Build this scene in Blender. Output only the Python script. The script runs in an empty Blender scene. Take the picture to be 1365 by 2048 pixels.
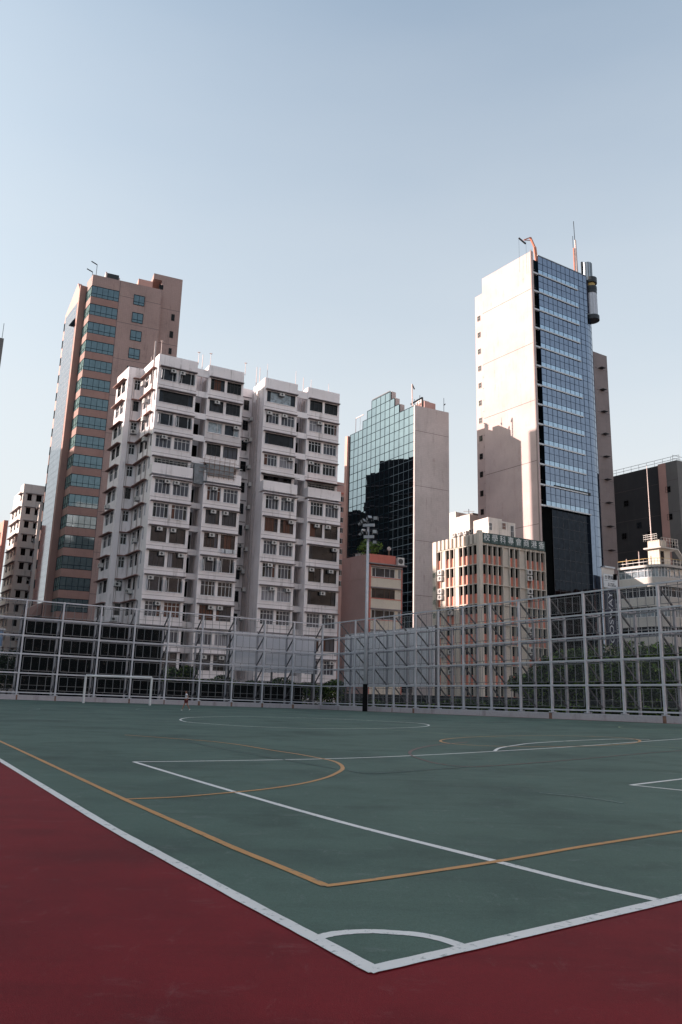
import bpy, bmesh, math, random
from mathutils import Vector, Matrix
from mathutils.geometry import tessellate_polygon
R = random.Random(7)
SC = bpy.context.scene
COL = SC.collection
# ------------------------------------------------------------------ camera
F_, CX, CY, CH = 1560.0, 682.5, 1024.0, 1.15
roll, pitch = math.atan(.027), math.atan(366 / F_)
fwd = Vector((0, math.cos(pitch), math.sin(pitch)))
up0 = Vector((0, -math.sin(pitch), math.cos(pitch)))
rt0 = Vector((1, 0, 0))
rt = rt0 * math.cos(roll) + up0 * math.sin(roll)
up = -rt0 * math.sin(roll) + up0 * math.cos(roll)
CAM = Vector((0, 0, CH))
cam = bpy.data.cameras.new('camera'); camo = bpy.data.objects.new('camera', cam); COL.objects.link(camo)
m = Matrix((rt, up, -fwd)).transposed().to_4x4(); m.translation = CAM
camo.matrix_world = m
cam.sensor_fit = 'VERTICAL'; cam.sensor_height = 36; cam.lens = 36 * F_ / 2048
cam.clip_start = .05; cam.clip_end = 3000
SC.camera = camo

def ray(u, v): return fwd * F_ + rt * (u - CX) - up * (v - CY)
def at_z(u, v, z): d = ray(u, v); return CAM + d * ((z - CH) / d.z)
def at_y(u, v, y): d = ray(u, v); return CAM + d * (y / d.y)

# ------------------------------------------------------------------ materials
def lin(c):
    f = lambda x: x / 12.92 if x <= .04045 else ((x + .055) / 1.055) ** 2.4
    return tuple(f(x / 255) for x in c)
MATS = {}
class NT:
    def __init__(s, name):
        s.m = bpy.data.materials.new(name); s.m.use_nodes = True
        s.t = s.m.node_tree; s.b = s.t.nodes['Principled BSDF']; s.out = s.t.nodes['Material Output']
    def n(s, ty, **k):
        x = s.t.nodes.new(ty)
        for a, v in k.items(): setattr(x, a, v)
        return x
    def l(s, a, b): s.t.links.new(a, b)
    def coord(s, scale=(1, 1, 1), src='Object'):
        c = s.n('ShaderNodeTexCoord'); mp = s.n('ShaderNodeMapping'); mp.inputs['Scale'].default_value = scale
        s.l(c.outputs[src], mp.inputs['Vector']); return mp.outputs['Vector']
    def noise(s, vec, scale, detail=5, rough=.6):
        x = s.n('ShaderNodeTexNoise'); x.inputs['Scale'].default_value = scale
        x.inputs['Detail'].default_value = detail; x.inputs['Roughness'].default_value = rough
        s.l(vec, x.inputs['Vector']); return x.outputs['Fac']
    def ramp(s, fac, stops):
        x = s.n('ShaderNodeValToRGB'); e = x.color_ramp.elements
        e[0].position, e[0].color = stops[0][0], (*stops[0][1], 1)
        e[1].position, e[1].color = stops[-1][0], (*stops[-1][1], 1)
        for p, c in stops[1:-1]:
            q = e.new(p); q.color = (*c, 1)
        s.l(fac, x.inputs['Fac']); return x.outputs['Color']
    def mix(s, fac, a, b, mode='MIX'):
        x = s.n('ShaderNodeMix', data_type='RGBA', blend_type=mode)
        for i, v in ((0, fac), (6, a), (7, b)):
            if hasattr(v, 'node'): s.l(v, x.inputs[i])
            elif isinstance(v, tuple): x.inputs[i].default_value = (*v, 1) if len(v) == 3 else v
            else: x.inputs[i].default_value = v
        return x.outputs[2]
    def math(s, op, a, b=0.):
        x = s.n('ShaderNodeMath', operation=op)
        for i, v in enumerate((a, b)):
            if hasattr(v, 'node'): s.l(v, x.inputs[i])
            else: x.inputs[i].default_value = v
        return x.outputs[0]
    def bump(s, h, strength=.3, dist=.02):
        x = s.n('ShaderNodeBump'); x.inputs['Strength'].default_value = strength; x.inputs['Distance'].default_value = dist
        s.l(h, x.inputs['Height']); s.l(x.outputs[0], s.b.inputs['Normal'])

def mul(c, k): return tuple(min(1, x * k) for x in c)
def plain(name, col, rough=.6, metal=0., var=.12, scale=1.5, spec=None):
    n = NT(name); c = lin(col)
    f = n.noise(n.coord(), scale)
    n.l(n.ramp(f, [(.3, mul(c, 1 - var)), (.7, mul(c, 1 + var))]), n.b.inputs['Base Color'])
    n.b.inputs['Roughness'].default_value = rough; n.b.inputs['Metallic'].default_value = metal
    if spec is not None: n.b.inputs['Specular IOR Level'].default_value = spec
    MATS[name] = n.m; return n.m
def wall(name, col, stain=.25, tint=(70, 60, 52), tile=None, streak=1.0):
    """painted / tiled outer wall with weather streaks, patches and fine grain"""
    n = NT(name); c = lin(col); v = n.coord()
    big = n.noise(v, .18, 4, .55)
    base = n.ramp(big, [(.32, mul(c, .9)), (.68, mul(c, 1.07))])
    sv = n.coord((1.6, 1.6, .12))
    st = n.noise(sv, 1.0, 6, .65)
    patch = n.noise(v, .55, 5, .6)
    k = n.math('MULTIPLY', n.ramp(st, [(.52, (0, 0, 0)), (.72, (1, 1, 1))]), n.ramp(patch, [(.42, (0, 0, 0)), (.66, (1, 1, 1))]))
    k = n.math('MULTIPLY', k, stain * streak)
    base = n.mix(k, base, lin(tint))
    fine = n.noise(v, 9, 3, .6)
    base = n.mix(.5, base, n.ramp(fine, [(.3, (.42, .42, .42)), (.7, (.58, .58, .58))]), 'OVERLAY')
    if tile:
        br = n.n('ShaderNodeTexBrick'); br.offset = 0
        br.inputs['Scale'].default_value = 1
        br.inputs['Brick Width'].default_value = tile; br.inputs['Row Height'].default_value = tile
        br.inputs['Mortar Size'].default_value = .012 if tile > .3 else .008
        br.inputs['Color1'].default_value = (.49, .49, .49, 1); br.inputs['Color2'].default_value = (.53, .53, .53, 1)
        br.inputs['Mortar'].default_value = (.36, .36, .36, 1)
        tc = n.n('ShaderNodeTexCoord'); sp = n.n('ShaderNodeSeparateXYZ'); cb = n.n('ShaderNodeCombineXYZ')
        n.l(tc.outputs['Object'], sp.inputs[0])
        n.l(n.math('SUBTRACT', n.math('MULTIPLY', sp.outputs[0], .885), n.math('MULTIPLY', sp.outputs[1], -.465)), cb.inputs[0])
        n.l(sp.outputs[2], cb.inputs[1]); n.l(cb.outputs[0], br.inputs['Vector'])
        base = n.mix(.8, base, br.outputs['Color'], 'OVERLAY')
    n.l(base, n.b.inputs['Base Color']); n.b.inputs['Roughness'].default_value = .8
    n.b.inputs['Specular IOR Level'].default_value = .3
    n.bump(fine, .25, .03)
    MATS[name] = n.m; return n.m
def mirror(name, tint, rough=.03, wob=.02, wsc=.45, darkvar=.08):
    """coated curtain-wall glass, each sheet slightly out of true"""
    n = NT(name); c = lin(tint); v = n.coord()
    f = n.noise(v, 1.3, 2)
    n.l(n.ramp(f, [(.35, mul(c, 1 - darkvar)), (.65, mul(c, 1 + darkvar))]), n.b.inputs['Base Color'])
    n.b.inputs['Metallic'].default_value = 1; n.b.inputs['Roughness'].default_value = rough
    n.bump(n.noise(v, wsc, 1, .4), 1.0, wob)
    MATS[name] = n.m; return n.m
def pane(name, col, fold=None, rough=.08, spec=.2):
    """window glass with a dark room or a hanging curtain behind it"""
    n = NT(name); c = lin(col); v = n.coord()
    if fold:
        w = n.n('ShaderNodeTexWave', wave_type='BANDS', bands_direction='DIAGONAL')
        mp = n.coord((1, 1, .02)); n.l(mp, w.inputs['Vector'])
        w.inputs['Scale'].default_value = fold; w.inputs['Distortion'].default_value = 3; w.inputs['Detail'].default_value = 2
        n.l(n.ramp(w.outputs['Fac'], [(.2, mul(c, .6)), (.8, mul(c, 1.15))]), n.b.inputs['Base Color'])
    else:
        f = n.noise(v, 1.6, 3)
        n.l(n.ramp(f, [(.35, mul(c, .45)), (.7, mul(c, 1.3))]), n.b.inputs['Base Color'])
    n.b.inputs['Roughness'].default_value = rough; n.b.inputs['Specular IOR Level'].default_value = spec
    MATS[name] = n.m; return n.m

M = MATS
wall('white_wall', (228, 222, 223), .8)
wall('white_wall_old', (200, 194, 194), .9)
wall('hood_red', (138, 108, 102), .6)
wall('hood_concrete', (128, 120, 122), .8)
wall('brown_tile', (150, 128, 123), .75, (90, 70, 66), tile=.4)
wall('brown_band', (142, 113, 106), .45, (90, 70, 66))
wall('pink_stone', (192, 150, 140), .2)
wall('teal_tower_concrete', (184, 175, 173), .6, (120, 100, 96), tile=.45)
wall('tower_white', (184, 165, 162), .6, (150, 120, 110))
wall('tower_wing', (138, 124, 122), .2, tile=1.2)
wall('school_concrete', (196, 188, 178), .75, (80, 72, 62))
wall('coral', (212, 134, 116), .25, (120, 60, 50))
wall('pink_wall', (172, 140, 134), .4, (110, 70, 60))
wall('coral_wall', (184, 108, 96), .35, (110, 56, 50))
wall('cream_wall', (196, 186, 172), .35)
wall('round_cream', (178, 174, 170), .25)
wall('charcoal_wall', (64, 62, 64), .5, (88, 84, 82))
wall('grey_wall', (112, 108, 106), .5, (60, 58, 56))
wall('far_white', (206, 198, 192), .45)
wall('salmon_wall', (196, 138, 124), .3)
wall('kerb_concrete', (168, 166, 172), .8, (90, 72, 60))
wall('board_white', (206, 206, 212), .6)
wall('dark_wall', (40, 42, 46), .4)
plain('frame_white', (190, 192, 196), .45)
plain('frame_black', (24, 24, 26), .45)
plain('frame_teal', (16, 34, 44), .85, spec=.15)
plain('frame_blue', (34, 52, 76), .8, spec=.2)
plain('frame_bronze', (70, 44, 34), .5)
plain('steel', (184, 186, 194), .5, .1, .1, 3)
plain('steel_back', (150, 152, 160), .5, .2, .1, 3)
plain('steel_thin', (120, 122, 126), .5, .3)
plain('steel_dark', (62, 62, 68), .5, .2)
plain('ac_white', (188, 186, 184), .6)
plain('ac_grill', (46, 46, 48), .6)
plain('pipe', (170, 160, 158), .6)
plain('black_pad', (14, 14, 16), .9, spec=.2)
plain('black_net', (9, 11, 12), 1, 0, .5, 3, .05)
plain('lamp_metal', (140, 144, 150), .4, .4)
plain('lamp_dark', (40, 44, 48), .5, .2)
plain('lamp_lens', (150, 156, 160), .15)
plain('goal_white', (205, 206, 208), .5, spec=.3)
plain('dark_metal', (40, 40, 44), .5, .3)
plain('crane_orange', (190, 120, 95), .6)
plain('mast_white', (200, 180, 175), .6)
plain('silver', (150, 156, 162), .3, .8)
plain('awning_red', (140, 60, 50), .8)
plain('awning_dark', (34, 34, 38), .8)
plain('tarp_grey', (126, 130, 134), .85, 0, .3, 2)
plain('bamboo', (120, 84, 62), .8)
plain('sign_green', (52, 76, 76), .6)
plain('sign_white', (205, 210, 212), .5)
plain('sign_face', (205, 208, 212), .5)
plain('sign_ink', (50, 54, 66), .6)
plain('banner_navy', (30, 34, 56), .7)
plain('letter_grey', (190, 192, 198), .6)
plain('letter_green', (60, 92, 84), .7)
plain('skin', (150, 104, 84), .6)
plain('hair', (22, 16, 15), .7)
plain('shirt', (206, 206, 212), .85, 0, .2, 30)
plain('shirt_print', (56, 62, 72), .85)
plain('shorts', (84, 8, 22), .85)
plain('shoe', (212, 226, 220), .6)
plain('shoe_sole', (60, 70, 68), .8)
plain('bark', (60, 48, 38), .9)
plain('rust', (118, 92, 80), .9, 0, .4, 8)
plain('joint', (96, 84, 84), .9)
plain('red_shop', (150, 40, 28), .7)
plain('blue_van', (110, 140, 175), .5)
plain('railing', (170, 168, 165), .5, .3)
plain('yellow_rail', (190, 160, 100), .6)
pane('p_dark', (26, 28, 32)); pane('p_black', (12, 13, 15)); pane('p_slate', (38, 44, 53))
pane('p_teal', (40, 84, 88)); pane('p_curtain', (74, 77, 86), 2.2, .25, .2)
pane('p_curtain_white', (134, 134, 142), 1.7, .3, .2); pane('p_brown', (84, 50, 38), 1.5, .3, .2)
pane('p_orange', (120, 74, 50), 1.1, .3, .2); pane('p_grey', (50, 54, 61), 1.6, .2, .2)
pane('p_pale', (130, 142, 150), None, .06, .9)
pane('p_side', (112, 140, 140), None, .1, .3)
mirror('m_teal', (124, 140, 152), .02, .006, .5, .05)
mirror('m_teal_win', (92, 108, 114), .05, .012)
mirror('m_pale', (176, 180, 188), .06, .003, .8)
mirror('m_blue', (120, 130, 146), .03, .02, .5)
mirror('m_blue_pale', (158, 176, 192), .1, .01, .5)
mirror('m_black', (36, 40, 46), .04, .02, .5, .2)

def leafmat(name, a, b):
    n = NT(name); f = n.noise(n.coord(), 1.4, 3)
    n.l(n.ramp(f, [(.3, lin(a)), (.7, lin(b))]), n.b.inputs['Base Color'])
    n.b.inputs['Roughness'].default_value = .6; n.b.inputs['Specular IOR Level'].default_value = .3
    MATS[name] = n.m
leafmat('leaf', (22, 34, 18), (48, 66, 30)); leafmat('leaf_bright', (66, 96, 36), (112, 136, 56))
leafmat('leaf_dark', (18, 28, 18), (38, 52, 28))

def meshmat(name, dx, dy, wd):
    n = NT(name); tc = n.n('ShaderNodeTexCoord'); sp = n.n('ShaderNodeSeparateXYZ'); n.l(tc.outputs['Object'], sp.inputs[0])
    a = n.math('ADD', n.math('MULTIPLY', sp.outputs[0], dx), n.math('MULTIPLY', sp.outputs[1], dy))
    P = .07
    r = []
    for op in ('ADD', 'SUBTRACT'):
        q = n.math(op, a, sp.outputs[2]); q = n.math('MULTIPLY', q, 1 / P)
        r.append(n.math('LESS_THAN', n.math('FRACT', n.math('ADD', q, 5000.)), wd))
    fac = n.math('MAXIMUM', r[0], r[1]) if wd > .03 else n.math('ADD', .035, 0.)
    tr = n.n('ShaderNodeBsdfTransparent'); mx = n.n('ShaderNodeMixShader')
    n.l(fac, mx.inputs[0]); n.l(tr.outputs[0], mx.inputs[1]); n.l(n.b.outputs[0], mx.inputs[2]); n.l(mx.outputs[0], n.out.inputs[0])
    n.b.inputs['Base Color'].default_value = (*lin((136, 138, 142)), 1); n.b.inputs['Roughness'].default_value = .6
    MATS[name] = n.m

def court(name, col, col2, sc_=1.):
    n = NT(name); c, c2 = lin(col), lin(col2); v = n.coord()
    a = n.noise(v, .35, 6, .62)
    base = n.ramp(a, [(.3, mul(c2, .9)), (.5, c), (.72, mul(c, 1.2))])
    # squeegee marks and scuffs running across the court
    sv = n.coord((.25, 1.8, 1)); s1 = n.noise(sv, .8, 5, .7)
    base = n.mix(.55, base, n.ramp(s1, [(.3, (.40, .40, .40)), (.5, (.5, .5, .5)), (.75, (.56, .56, .56))]), 'OVERLAY')
    w = n.noise(v, .9, 4, .6); base = n.mix(n.math('MULTIPLY', n.ramp(w, [(.54, (0, 0, 0)), (.7, (1, 1, 1))]), .5), base, mul(c, .5))
    w3 = n.noise(n.coord((.12, .9, 1)), 2.2, 6, .7); base = n.mix(n.math('MULTIPLY', n.ramp(w3, [(.55, (0, 0, 0)), (.7, (1, 1, 1))]), .3), base, mul(c, .45))
    w4 = n.noise(n.coord((1.4, .5, 1)), 5.0, 8, .8); base = n.mix(n.math('MULTIPLY', n.ramp(w4, [(.58, (0, 0, 0)), (.74, (1, 1, 1))]), .3 * sc_), base, lin((160, 160, 158)))
    w2 = n.noise(n.coord((1.1, 2.3, 1)), 1.7, 6, .75); base = n.mix(n.math('MULTIPLY', n.ramp(w2, [(.58, (0, 0, 0)), (.78, (1, 1, 1))]), .36 * sc_), base, lin((150, 150, 150)))
    g2 = n.noise(v, 34, 4, .8); base = n.mix(.6, base, n.ramp(g2, [(.3, (.41, .41, .41)), (.5, (.5, .5, .5)), (.72, (.58, .58, .58))]), 'OVERLAY')
    g = n.noise(v, 160, 2, .7)
    base = n.mix(.8, base, n.ramp(g, [(.25, (.3, .3, .3)), (.5, (.5, .5, .5)), (.78, (.64, .64, .64))]), 'OVERLAY')
    n.l(base, n.b.inputs['Base Color'])
    n.b.inputs['Roughness'].default_value = .75; n.b.inputs['Specular IOR Level'].default_value = .2
    n.bump(g, .35, .004)
    MATS[name] = n.m
court('court_green', (82, 101, 91), (68, 85, 78), .8); court('court_red', (116, 22, 29), (92, 16, 24), .35)
def paint(name, col, thr):
    n = NT(name); c = lin(col); v = n.coord()
    g = n.noise(v, 14, 6, .75)
    k = n.ramp(g, [(thr, (1, 1, 1)), (thr + .08, (0, 0, 0))])
    base = n.mix(n.math('MULTIPLY', k, .65), n.ramp(n.noise(v, 1.2, 4), [(.3, mul(c, .88)), (.7, c)]), lin((80, 100, 94)))
    n.l(base, n.b.inputs['Base Color']); n.b.inputs['Roughness'].default_value = .6
    MATS[name] = n.m
paint('line_white', (230, 227, 222), .36); paint('line_orange', (194, 140, 80), .35)
paint('line_yellow', (150, 160, 100), .5); paint('line_red', (130, 50, 48), .5); paint('line_dark', (56, 74, 72), .5)
paint('line_faint', (140, 158, 152), .5)
wall('asphalt', (62, 64, 66), .3)

# ------------------------------------------------------------------ mesh building
class Face:
    """vertical wall plane: u runs along it, z up, d outward"""
    def __init__(s, A, B, flip=False):
        s.o = Vector((A[0], A[1])); x = Vector((B[0], B[1])) - s.o; s.L = x.length; s.x = x.normalized()
        s.n = Vector((s.x.y, -s.x.x))
        if s.n.dot(-s.o) < 0: s.n = -s.n
        if flip: s.n = -s.n
    def p(s, u, z, d=0.): q = s.o + s.x * u + s.n * d; return Vector((q.x, q.y, z))
    def px(s, u, v, d=0.):
        r = ray(u, v); r2 = Vector((r.x, r.y)); t = (s.o.dot(s.n) + d) / r2.dot(s.n)
        P = CAM + r * t; return (Vector((P.x, P.y)) - s.o).dot(s.x), P.z

class MB:
    def __init__(s): s.v = []; s.f = []; s.m = []; s.ml = []
    def mi(s, m):
        if m not in s.ml: s.ml.append(m)
        return s.ml.index(m)
    def quad(s, pts, m):
        b = len(s.v); s.v += [Vector(p) for p in pts]; s.f.append(tuple(range(b, b + len(pts)))); s.m.append(s.mi(m))
    def hexa(s, c, m):
        b = len(s.v); s.v += [Vector(p) for p in c]; k = s.mi(m)
        for f in ((0, 3, 2, 1), (4, 5, 6, 7), (0, 1, 5, 4), (1, 2, 6, 5), (2, 3, 7, 6), (3, 0, 4, 7)):
            s.f.append(tuple(b + i for i in f)); s.m.append(k)
    def box(s, F, u0, u1, z0, z1, d0, d1, m):
        s.hexa([F.p(u0, z0, d0), F.p(u1, z0, d0), F.p(u1, z0, d1), F.p(u0, z0, d1),
                F.p(u0, z1, d0), F.p(u1, z1, d0), F.p(u1, z1, d1), F.p(u0, z1, d1)], m)
    def prism(s, pts, z0, z1, m):
        b = len(s.v); n = len(pts); k = s.mi(m)
        for z in (z0, z1): s.v += [Vector((p[0], p[1], z)) for p in pts]
        for i in range(n):
            j = (i + 1) % n; s.f.append((b + i, b + j, b + n + j, b + n + i)); s.m.append(k)
        for t in tessellate_polygon([[Vector((p[0], p[1], 0)) for p in pts]]):
            s.f.append(tuple(b + i for i in t)); s.m.append(k)
            s.f.append(tuple(b + n + i for i in reversed(t))); s.m.append(k)
    def bar(s, a, b, r, m, r2=None, n=4):
        a, b = Vector(a), Vector(b); r2 = r if r2 is None else r2; ax = (b - a).normalized()
        t = Vector((0, 0, 1)) if abs(ax.z) < .9 else Vector((1, 0, 0)); x = ax.cross(t).normalized(); y = ax.cross(x)
        k = s.mi(m); o = len(s.v)
        for q, rr in ((a, r), (b, r2)):
            for i in range(n):
                w = 2 * math.pi * (i + .5) / n; s.v.append(q + x * math.cos(w) * rr + y * math.sin(w) * rr)
        for i in range(n):
            j = (i + 1) % n; s.f.append((o + i, o + j, o + n + j, o + n + i)); s.m.append(k)
        s.f.append(tuple(o + i for i in reversed(range(n)))); s.m.append(k)
        s.f.append(tuple(o + n + i for i in range(n))); s.m.append(k)
    def make(s, name, loc, parent=None, smooth=False):
        me = bpy.data.meshes.new(name); L = Vector(loc)
        me.from_pydata([v - L for v in s.v], [], s.f)
        for m_ in s.ml: me.materials.append(M[m_])
        me.polygons.foreach_set('material_index', s.m)
        if smooth: me.polygons.foreach_set('use_smooth', [True] * len(me.polygons))
        bm = bmesh.new(); bm.from_mesh(me); bmesh.ops.recalc_face_normals(bm, faces=bm.faces); bm.to_mesh(me); bm.free()
        me.update(); o = bpy.data.objects.new(name, me); COL.objects.link(o)
        if parent: o.parent = parent
        else: o.location = L
        return o

def sheets(mb, F, u0, u1, n, zs_, d, m, tilt=.008):
    """glass sheets set one by one, each a touch out of plane"""
    w = (u1 - u0) / n
    for z0, z1 in zip(zs_, zs_[1:]):
        for i in range(n):
            a, b = R.uniform(-tilt, tilt), R.uniform(-tilt, tilt); p, q = u0 + w * i, u0 + w * (i + 1)
            mb.quad([F.p(p, z0, d - a - b), F.p(q, z0, d + a - b), F.p(q, z1, d + a + b), F.p(p, z1, d - a + b)], m)
class Thing:
    def __init__(s, name, label, cat, loc, group=None):
        s.loc = Vector(loc); s.o = bpy.data.objects.new(name, None); COL.objects.link(s.o); s.o.location = s.loc
        s.o.empty_display_size = .5
        s.o['label'] = label; s.o['category'] = cat
        if group: s.o['group'] = group
    def part(s, name, mb, parent=None, label=None, smooth=False, kind=None):
        if not mb.f: return None
        o = mb.make(name, s.loc, parent or s.o, smooth)
        if label: o['label'] = label
        if kind: o['kind'] = kind
        return o
def single(name, mb, label, cat, loc, group=None, smooth=False):
    o = mb.make(name, loc, None, smooth); o['label'] = label; o['category'] = cat
    if group: o['group'] = group
    return o
def struct(name, mb, loc=(0, 0, 0)):
    o = mb.make(name, loc); o['kind'] = 'structure'; return o

def window(T, F, u0, u1, z0, z1, d=0., cols=(.5,), rows=(), fm='frame_white', pm='p_dark', rec=.12, fw=.05, name='window', parent=None, cellpanes=None):
    """frame (part) with glass (sub-part); cols / rows are fractions of the bars"""
    if rec < .02: rec = min(rec, -.045)
    f = MB(); a, b = d - rec - .03, d - rec + .05
    f.box(F, u0, u0 + fw, z0, z1, a, b, fm); f.box(F, u1 - fw, u1, z0, z1, a, b, fm)
    f.box(F, u0 + fw, u1 - fw, z0, z0 + fw, a, b, fm); f.box(F, u0 + fw, u1 - fw, z1 - fw, z1, a, b, fm)
    W, H = u1 - u0, z1 - z0
    for c in cols: f.box(F, u0 + W * c - fw * .4, u0 + W * c + fw * .4, z0 + fw, z1 - fw, a, b - .012, fm)
    for r in rows: f.box(F, u0 + fw, u1 - fw, z0 + H * r - fw * .4, z0 + H * r + fw * .4, a, b - .02, fm)
    w = T.part(name, f, parent)
    g = MB()
    if cellpanes:
        cs = [0] + list(cols) + [1]
        for i in range(len(cs) - 1):
            k = cellpanes[i % len(cellpanes)]
            g.quad([F.p(u0 + W * cs[i], z0, a + .01), F.p(u0 + W * cs[i + 1], z0, a + .01), F.p(u0 + W * cs[i + 1], z1, a + .01), F.p(u0 + W * cs[i], z1, a + .01)], k)
    else:
        g.quad([F.p(u0, z0, a + .01), F.p(u1, z0, a + .01), F.p(u1, z1, a + .01), F.p(u0, z1, a + .01)], pm)
    T.part('pane', g, w)
    return w
def skin(mb, F, u0, u1, z0, z1, ops, d, th, m):
    """wall leaf with openings cut through it"""
    x = u0
    for (a, b, za, zb) in sorted(ops):
        if a > x: mb.box(F, x, a, z0, z1, d - th, d, m)
        if za > z0: mb.box(F, a, b, z0, za, d - th, d, m)
        if z1 > zb: mb.box(F, a, b, zb, z1, d - th, d, m)
        x = b
    if u1 > x: mb.box(F, x, u1, z0, z1, d - th, d, m)
def aircon(T, F, u, z, d=0., w=.75, h=.5, dp=.45, dark=True):
    b = MB(); b.box(F, u, u + w, z, z + h, d + .02, d + dp, 'ac_white')
    g = 'ac_grill'
    n = 10; cx, cz, r = u + w * .42, z + h / 2, h * .36
    b.quad([F.p(cx + r * math.cos(6.283 * i / n), cz + r * math.sin(6.283 * i / n), d + dp + .006) for i in range(n)], g)
    b.box(F, u - .04, u + w + .04, z - .05, z - .005, d + .02, d + dp * .9, 'steel_thin')
    T.part('air_conditioner', b)
def pipe(T, F, u, z0, z1, d=.08, r=.05, m='pipe'):
    b = MB(); b.bar(F.p(u, z0, d), F.p(u, z1, d), r, m, n=6)
    z = z0 + 1
    while z < z1: b.bar(F.p(u, z, -.02), F.p(u, z, d), r * .6, m); z += 3
    T.part('pipe', b)
def joints(T, F, boxes, parent=None, name='panel_joint', m='joint'):
    for q in boxes:
        mb = MB(); mb.box(F, *q, m); T.part(name, mb, parent)
def aerial(T, P, h, r=.04, m='mast_white', ball=False):
    b = MB(); P = Vector(P); b.bar(P, P + Vector((0, 0, h)), r, m, r * .6, n=5)
    if ball:
        for k in range(3):
            a = k * 1.05; q = P + Vector((0, 0, h)); e = Vector((math.cos(a), math.sin(a), 0)) * .22
            b.bar(q - e, q + e, r * .8, m)
    T.part('aerial', b)

def text(T, s, F, u, z, size, d, mat, parent=None, name='lettering', along=None, xs=1., center=True):
    cu = bpy.data.curves.new('t', 'FONT'); cu.body = s; cu.size = size; cu.extrude = .01
    cu.align_x = 'CENTER' if center else 'LEFT'; cu.align_y = 'CENTER'
    to = bpy.data.objects.new('t', cu); COL.objects.link(to)
    dg = bpy.context.evaluated_depsgraph_get(); me = bpy.data.meshes.new_from_object(to.evaluated_get(dg))
    bpy.data.objects.remove(to); mb = MB(); k = mb.mi(mat)
    for v in me.vertices:
        x, y = v.co.x * xs, v.co.y
        if along == 'up': x, y = -y, x
        mb.v.append(F.p(u + x, z + y, d + v.co.z))
    for p in me.polygons: mb.f.append(tuple(p.vertices)); mb.m.append(k)
    bpy.data.meshes.remove(me)
    return T.part(name, mb, parent)

# ================================================================== fence geometry and ground shape
corner = at_z(641.5, 1418.4, 0); ZT = at_y(646, 1249, corner.y).z
lt = at_z(0, 1195.7, ZT); lb = at_y(0, 1398, lt.y).z
rtp = at_z(1365, 1160.6, ZT); rb = at_y(1365, 1447.7, rtp.y).z
FL = Face(corner, lt); FR = Face(corner, rtp)
SL, SR = lb / FL.L, rb / FR.L     # the court falls gently to the corner
def gz(x, y):
    if y < 4: return 0.
    v = Vector((x, y))
    for F, s in ((FL, SL), (FR, SR)):
        den = v.dot(F.n)
        if abs(den) < 1e-6: continue
        t = F.o.dot(F.n) / den; hit = v * t; u = (hit - F.o).dot(F.x)
        if t > 0 and u >= 0:
            u = min(u, 40); rng = hit.length; k = min(1, max(0, (v.length - 6) / (rng - 6)))
            return s * u * k * k
    return 0.
def gpt(u, v, lift=0.):
    z = 0.
    for _ in range(8):
        P = at_z(u, v, z); z = gz(P.x, P.y) * .5 + z * .5
    return Vector((P.x, P.y, gz(P.x, P.y) + lift))

# ------------------------------------------------------------------ ground
g = MB(); g.quad([(-900, -300, -.06), (900, -300, -.06), (900, 1500, -.06), (-900, 1500, -.06)], 'asphalt'); struct('ground', g)
def sheet(name, planes, mat, lift, x0=-60, x1=60, y0=-12, y1=85, st=1.5):
    bm = bmesh.new(); nx, ny = int((x1 - x0) / st), int((y1 - y0) / st)
    bmesh.ops.create_grid(bm, x_segments=nx, y_segments=ny, size=.5)
    for v in bm.verts: v.co = Vector((x0 + (v.co.x + .5) * (x1 - x0), y0 + (v.co.y + .5) * (y1 - y0), 0))
    for co, no in planes:
        bmesh.ops.bisect_plane(bm, geom=bm.verts[:] + bm.edges[:] + bm.faces[:], plane_co=Vector((co[0], co[1], 0)), plane_no=Vector((no[0], no[1], 0)), clear_outer=True)
    for v in bm.verts: v.co.z = gz(v.co.x, v.co.y) + lift
    me = bpy.data.meshes.new(name); bmesh.ops.recalc_face_normals(bm, faces=bm.faces); bm.to_mesh(me); bm.free()
    for p in me.polygons: p.use_smooth = True
    if me.polygons[0].normal.z < 0: me.flip_normals()
    me.materials.append(M[mat]); o = bpy.data.objects.new(name, me); COL.objects.link(o); o['kind'] = 'structure'
FP = [(FL.o - FL.n * .0, -FL.n), (FR.o, -FR.n)]
sheet('court_margin', FP, 'court_red', 0)
L1 = [(745.3, 1941), (613.7, 1869.5), (481.9, 1798.5), (316.5, 1708.5), (222.7, 1656.5), (102.6, 1583.3), (0, 1520.5)]
G1 = [(745.3, 1941), (930, 1898.5), (1080, 1863), (1365, 1796)]
def ln(a, b, side):
    A, B = gpt(*a), gpt(*b); t = (B - A); nn = Vector((t.y, -t.x)).normalized() * side; return (A, nn)
pl = list(FP)
pl2 = [(FP[0][0] + FL.n * .25, FP[0][1]), (FP[1][0] + FR.n * .45, FP[1][1])]
pl2 += [ln(L1[0], L1[2], -1), ln(L1[3], L1[6], -1), ln(G1[0], G1[3], 1)]
sheet('court_playing_surface', pl2, 'court_green', .004)

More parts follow.
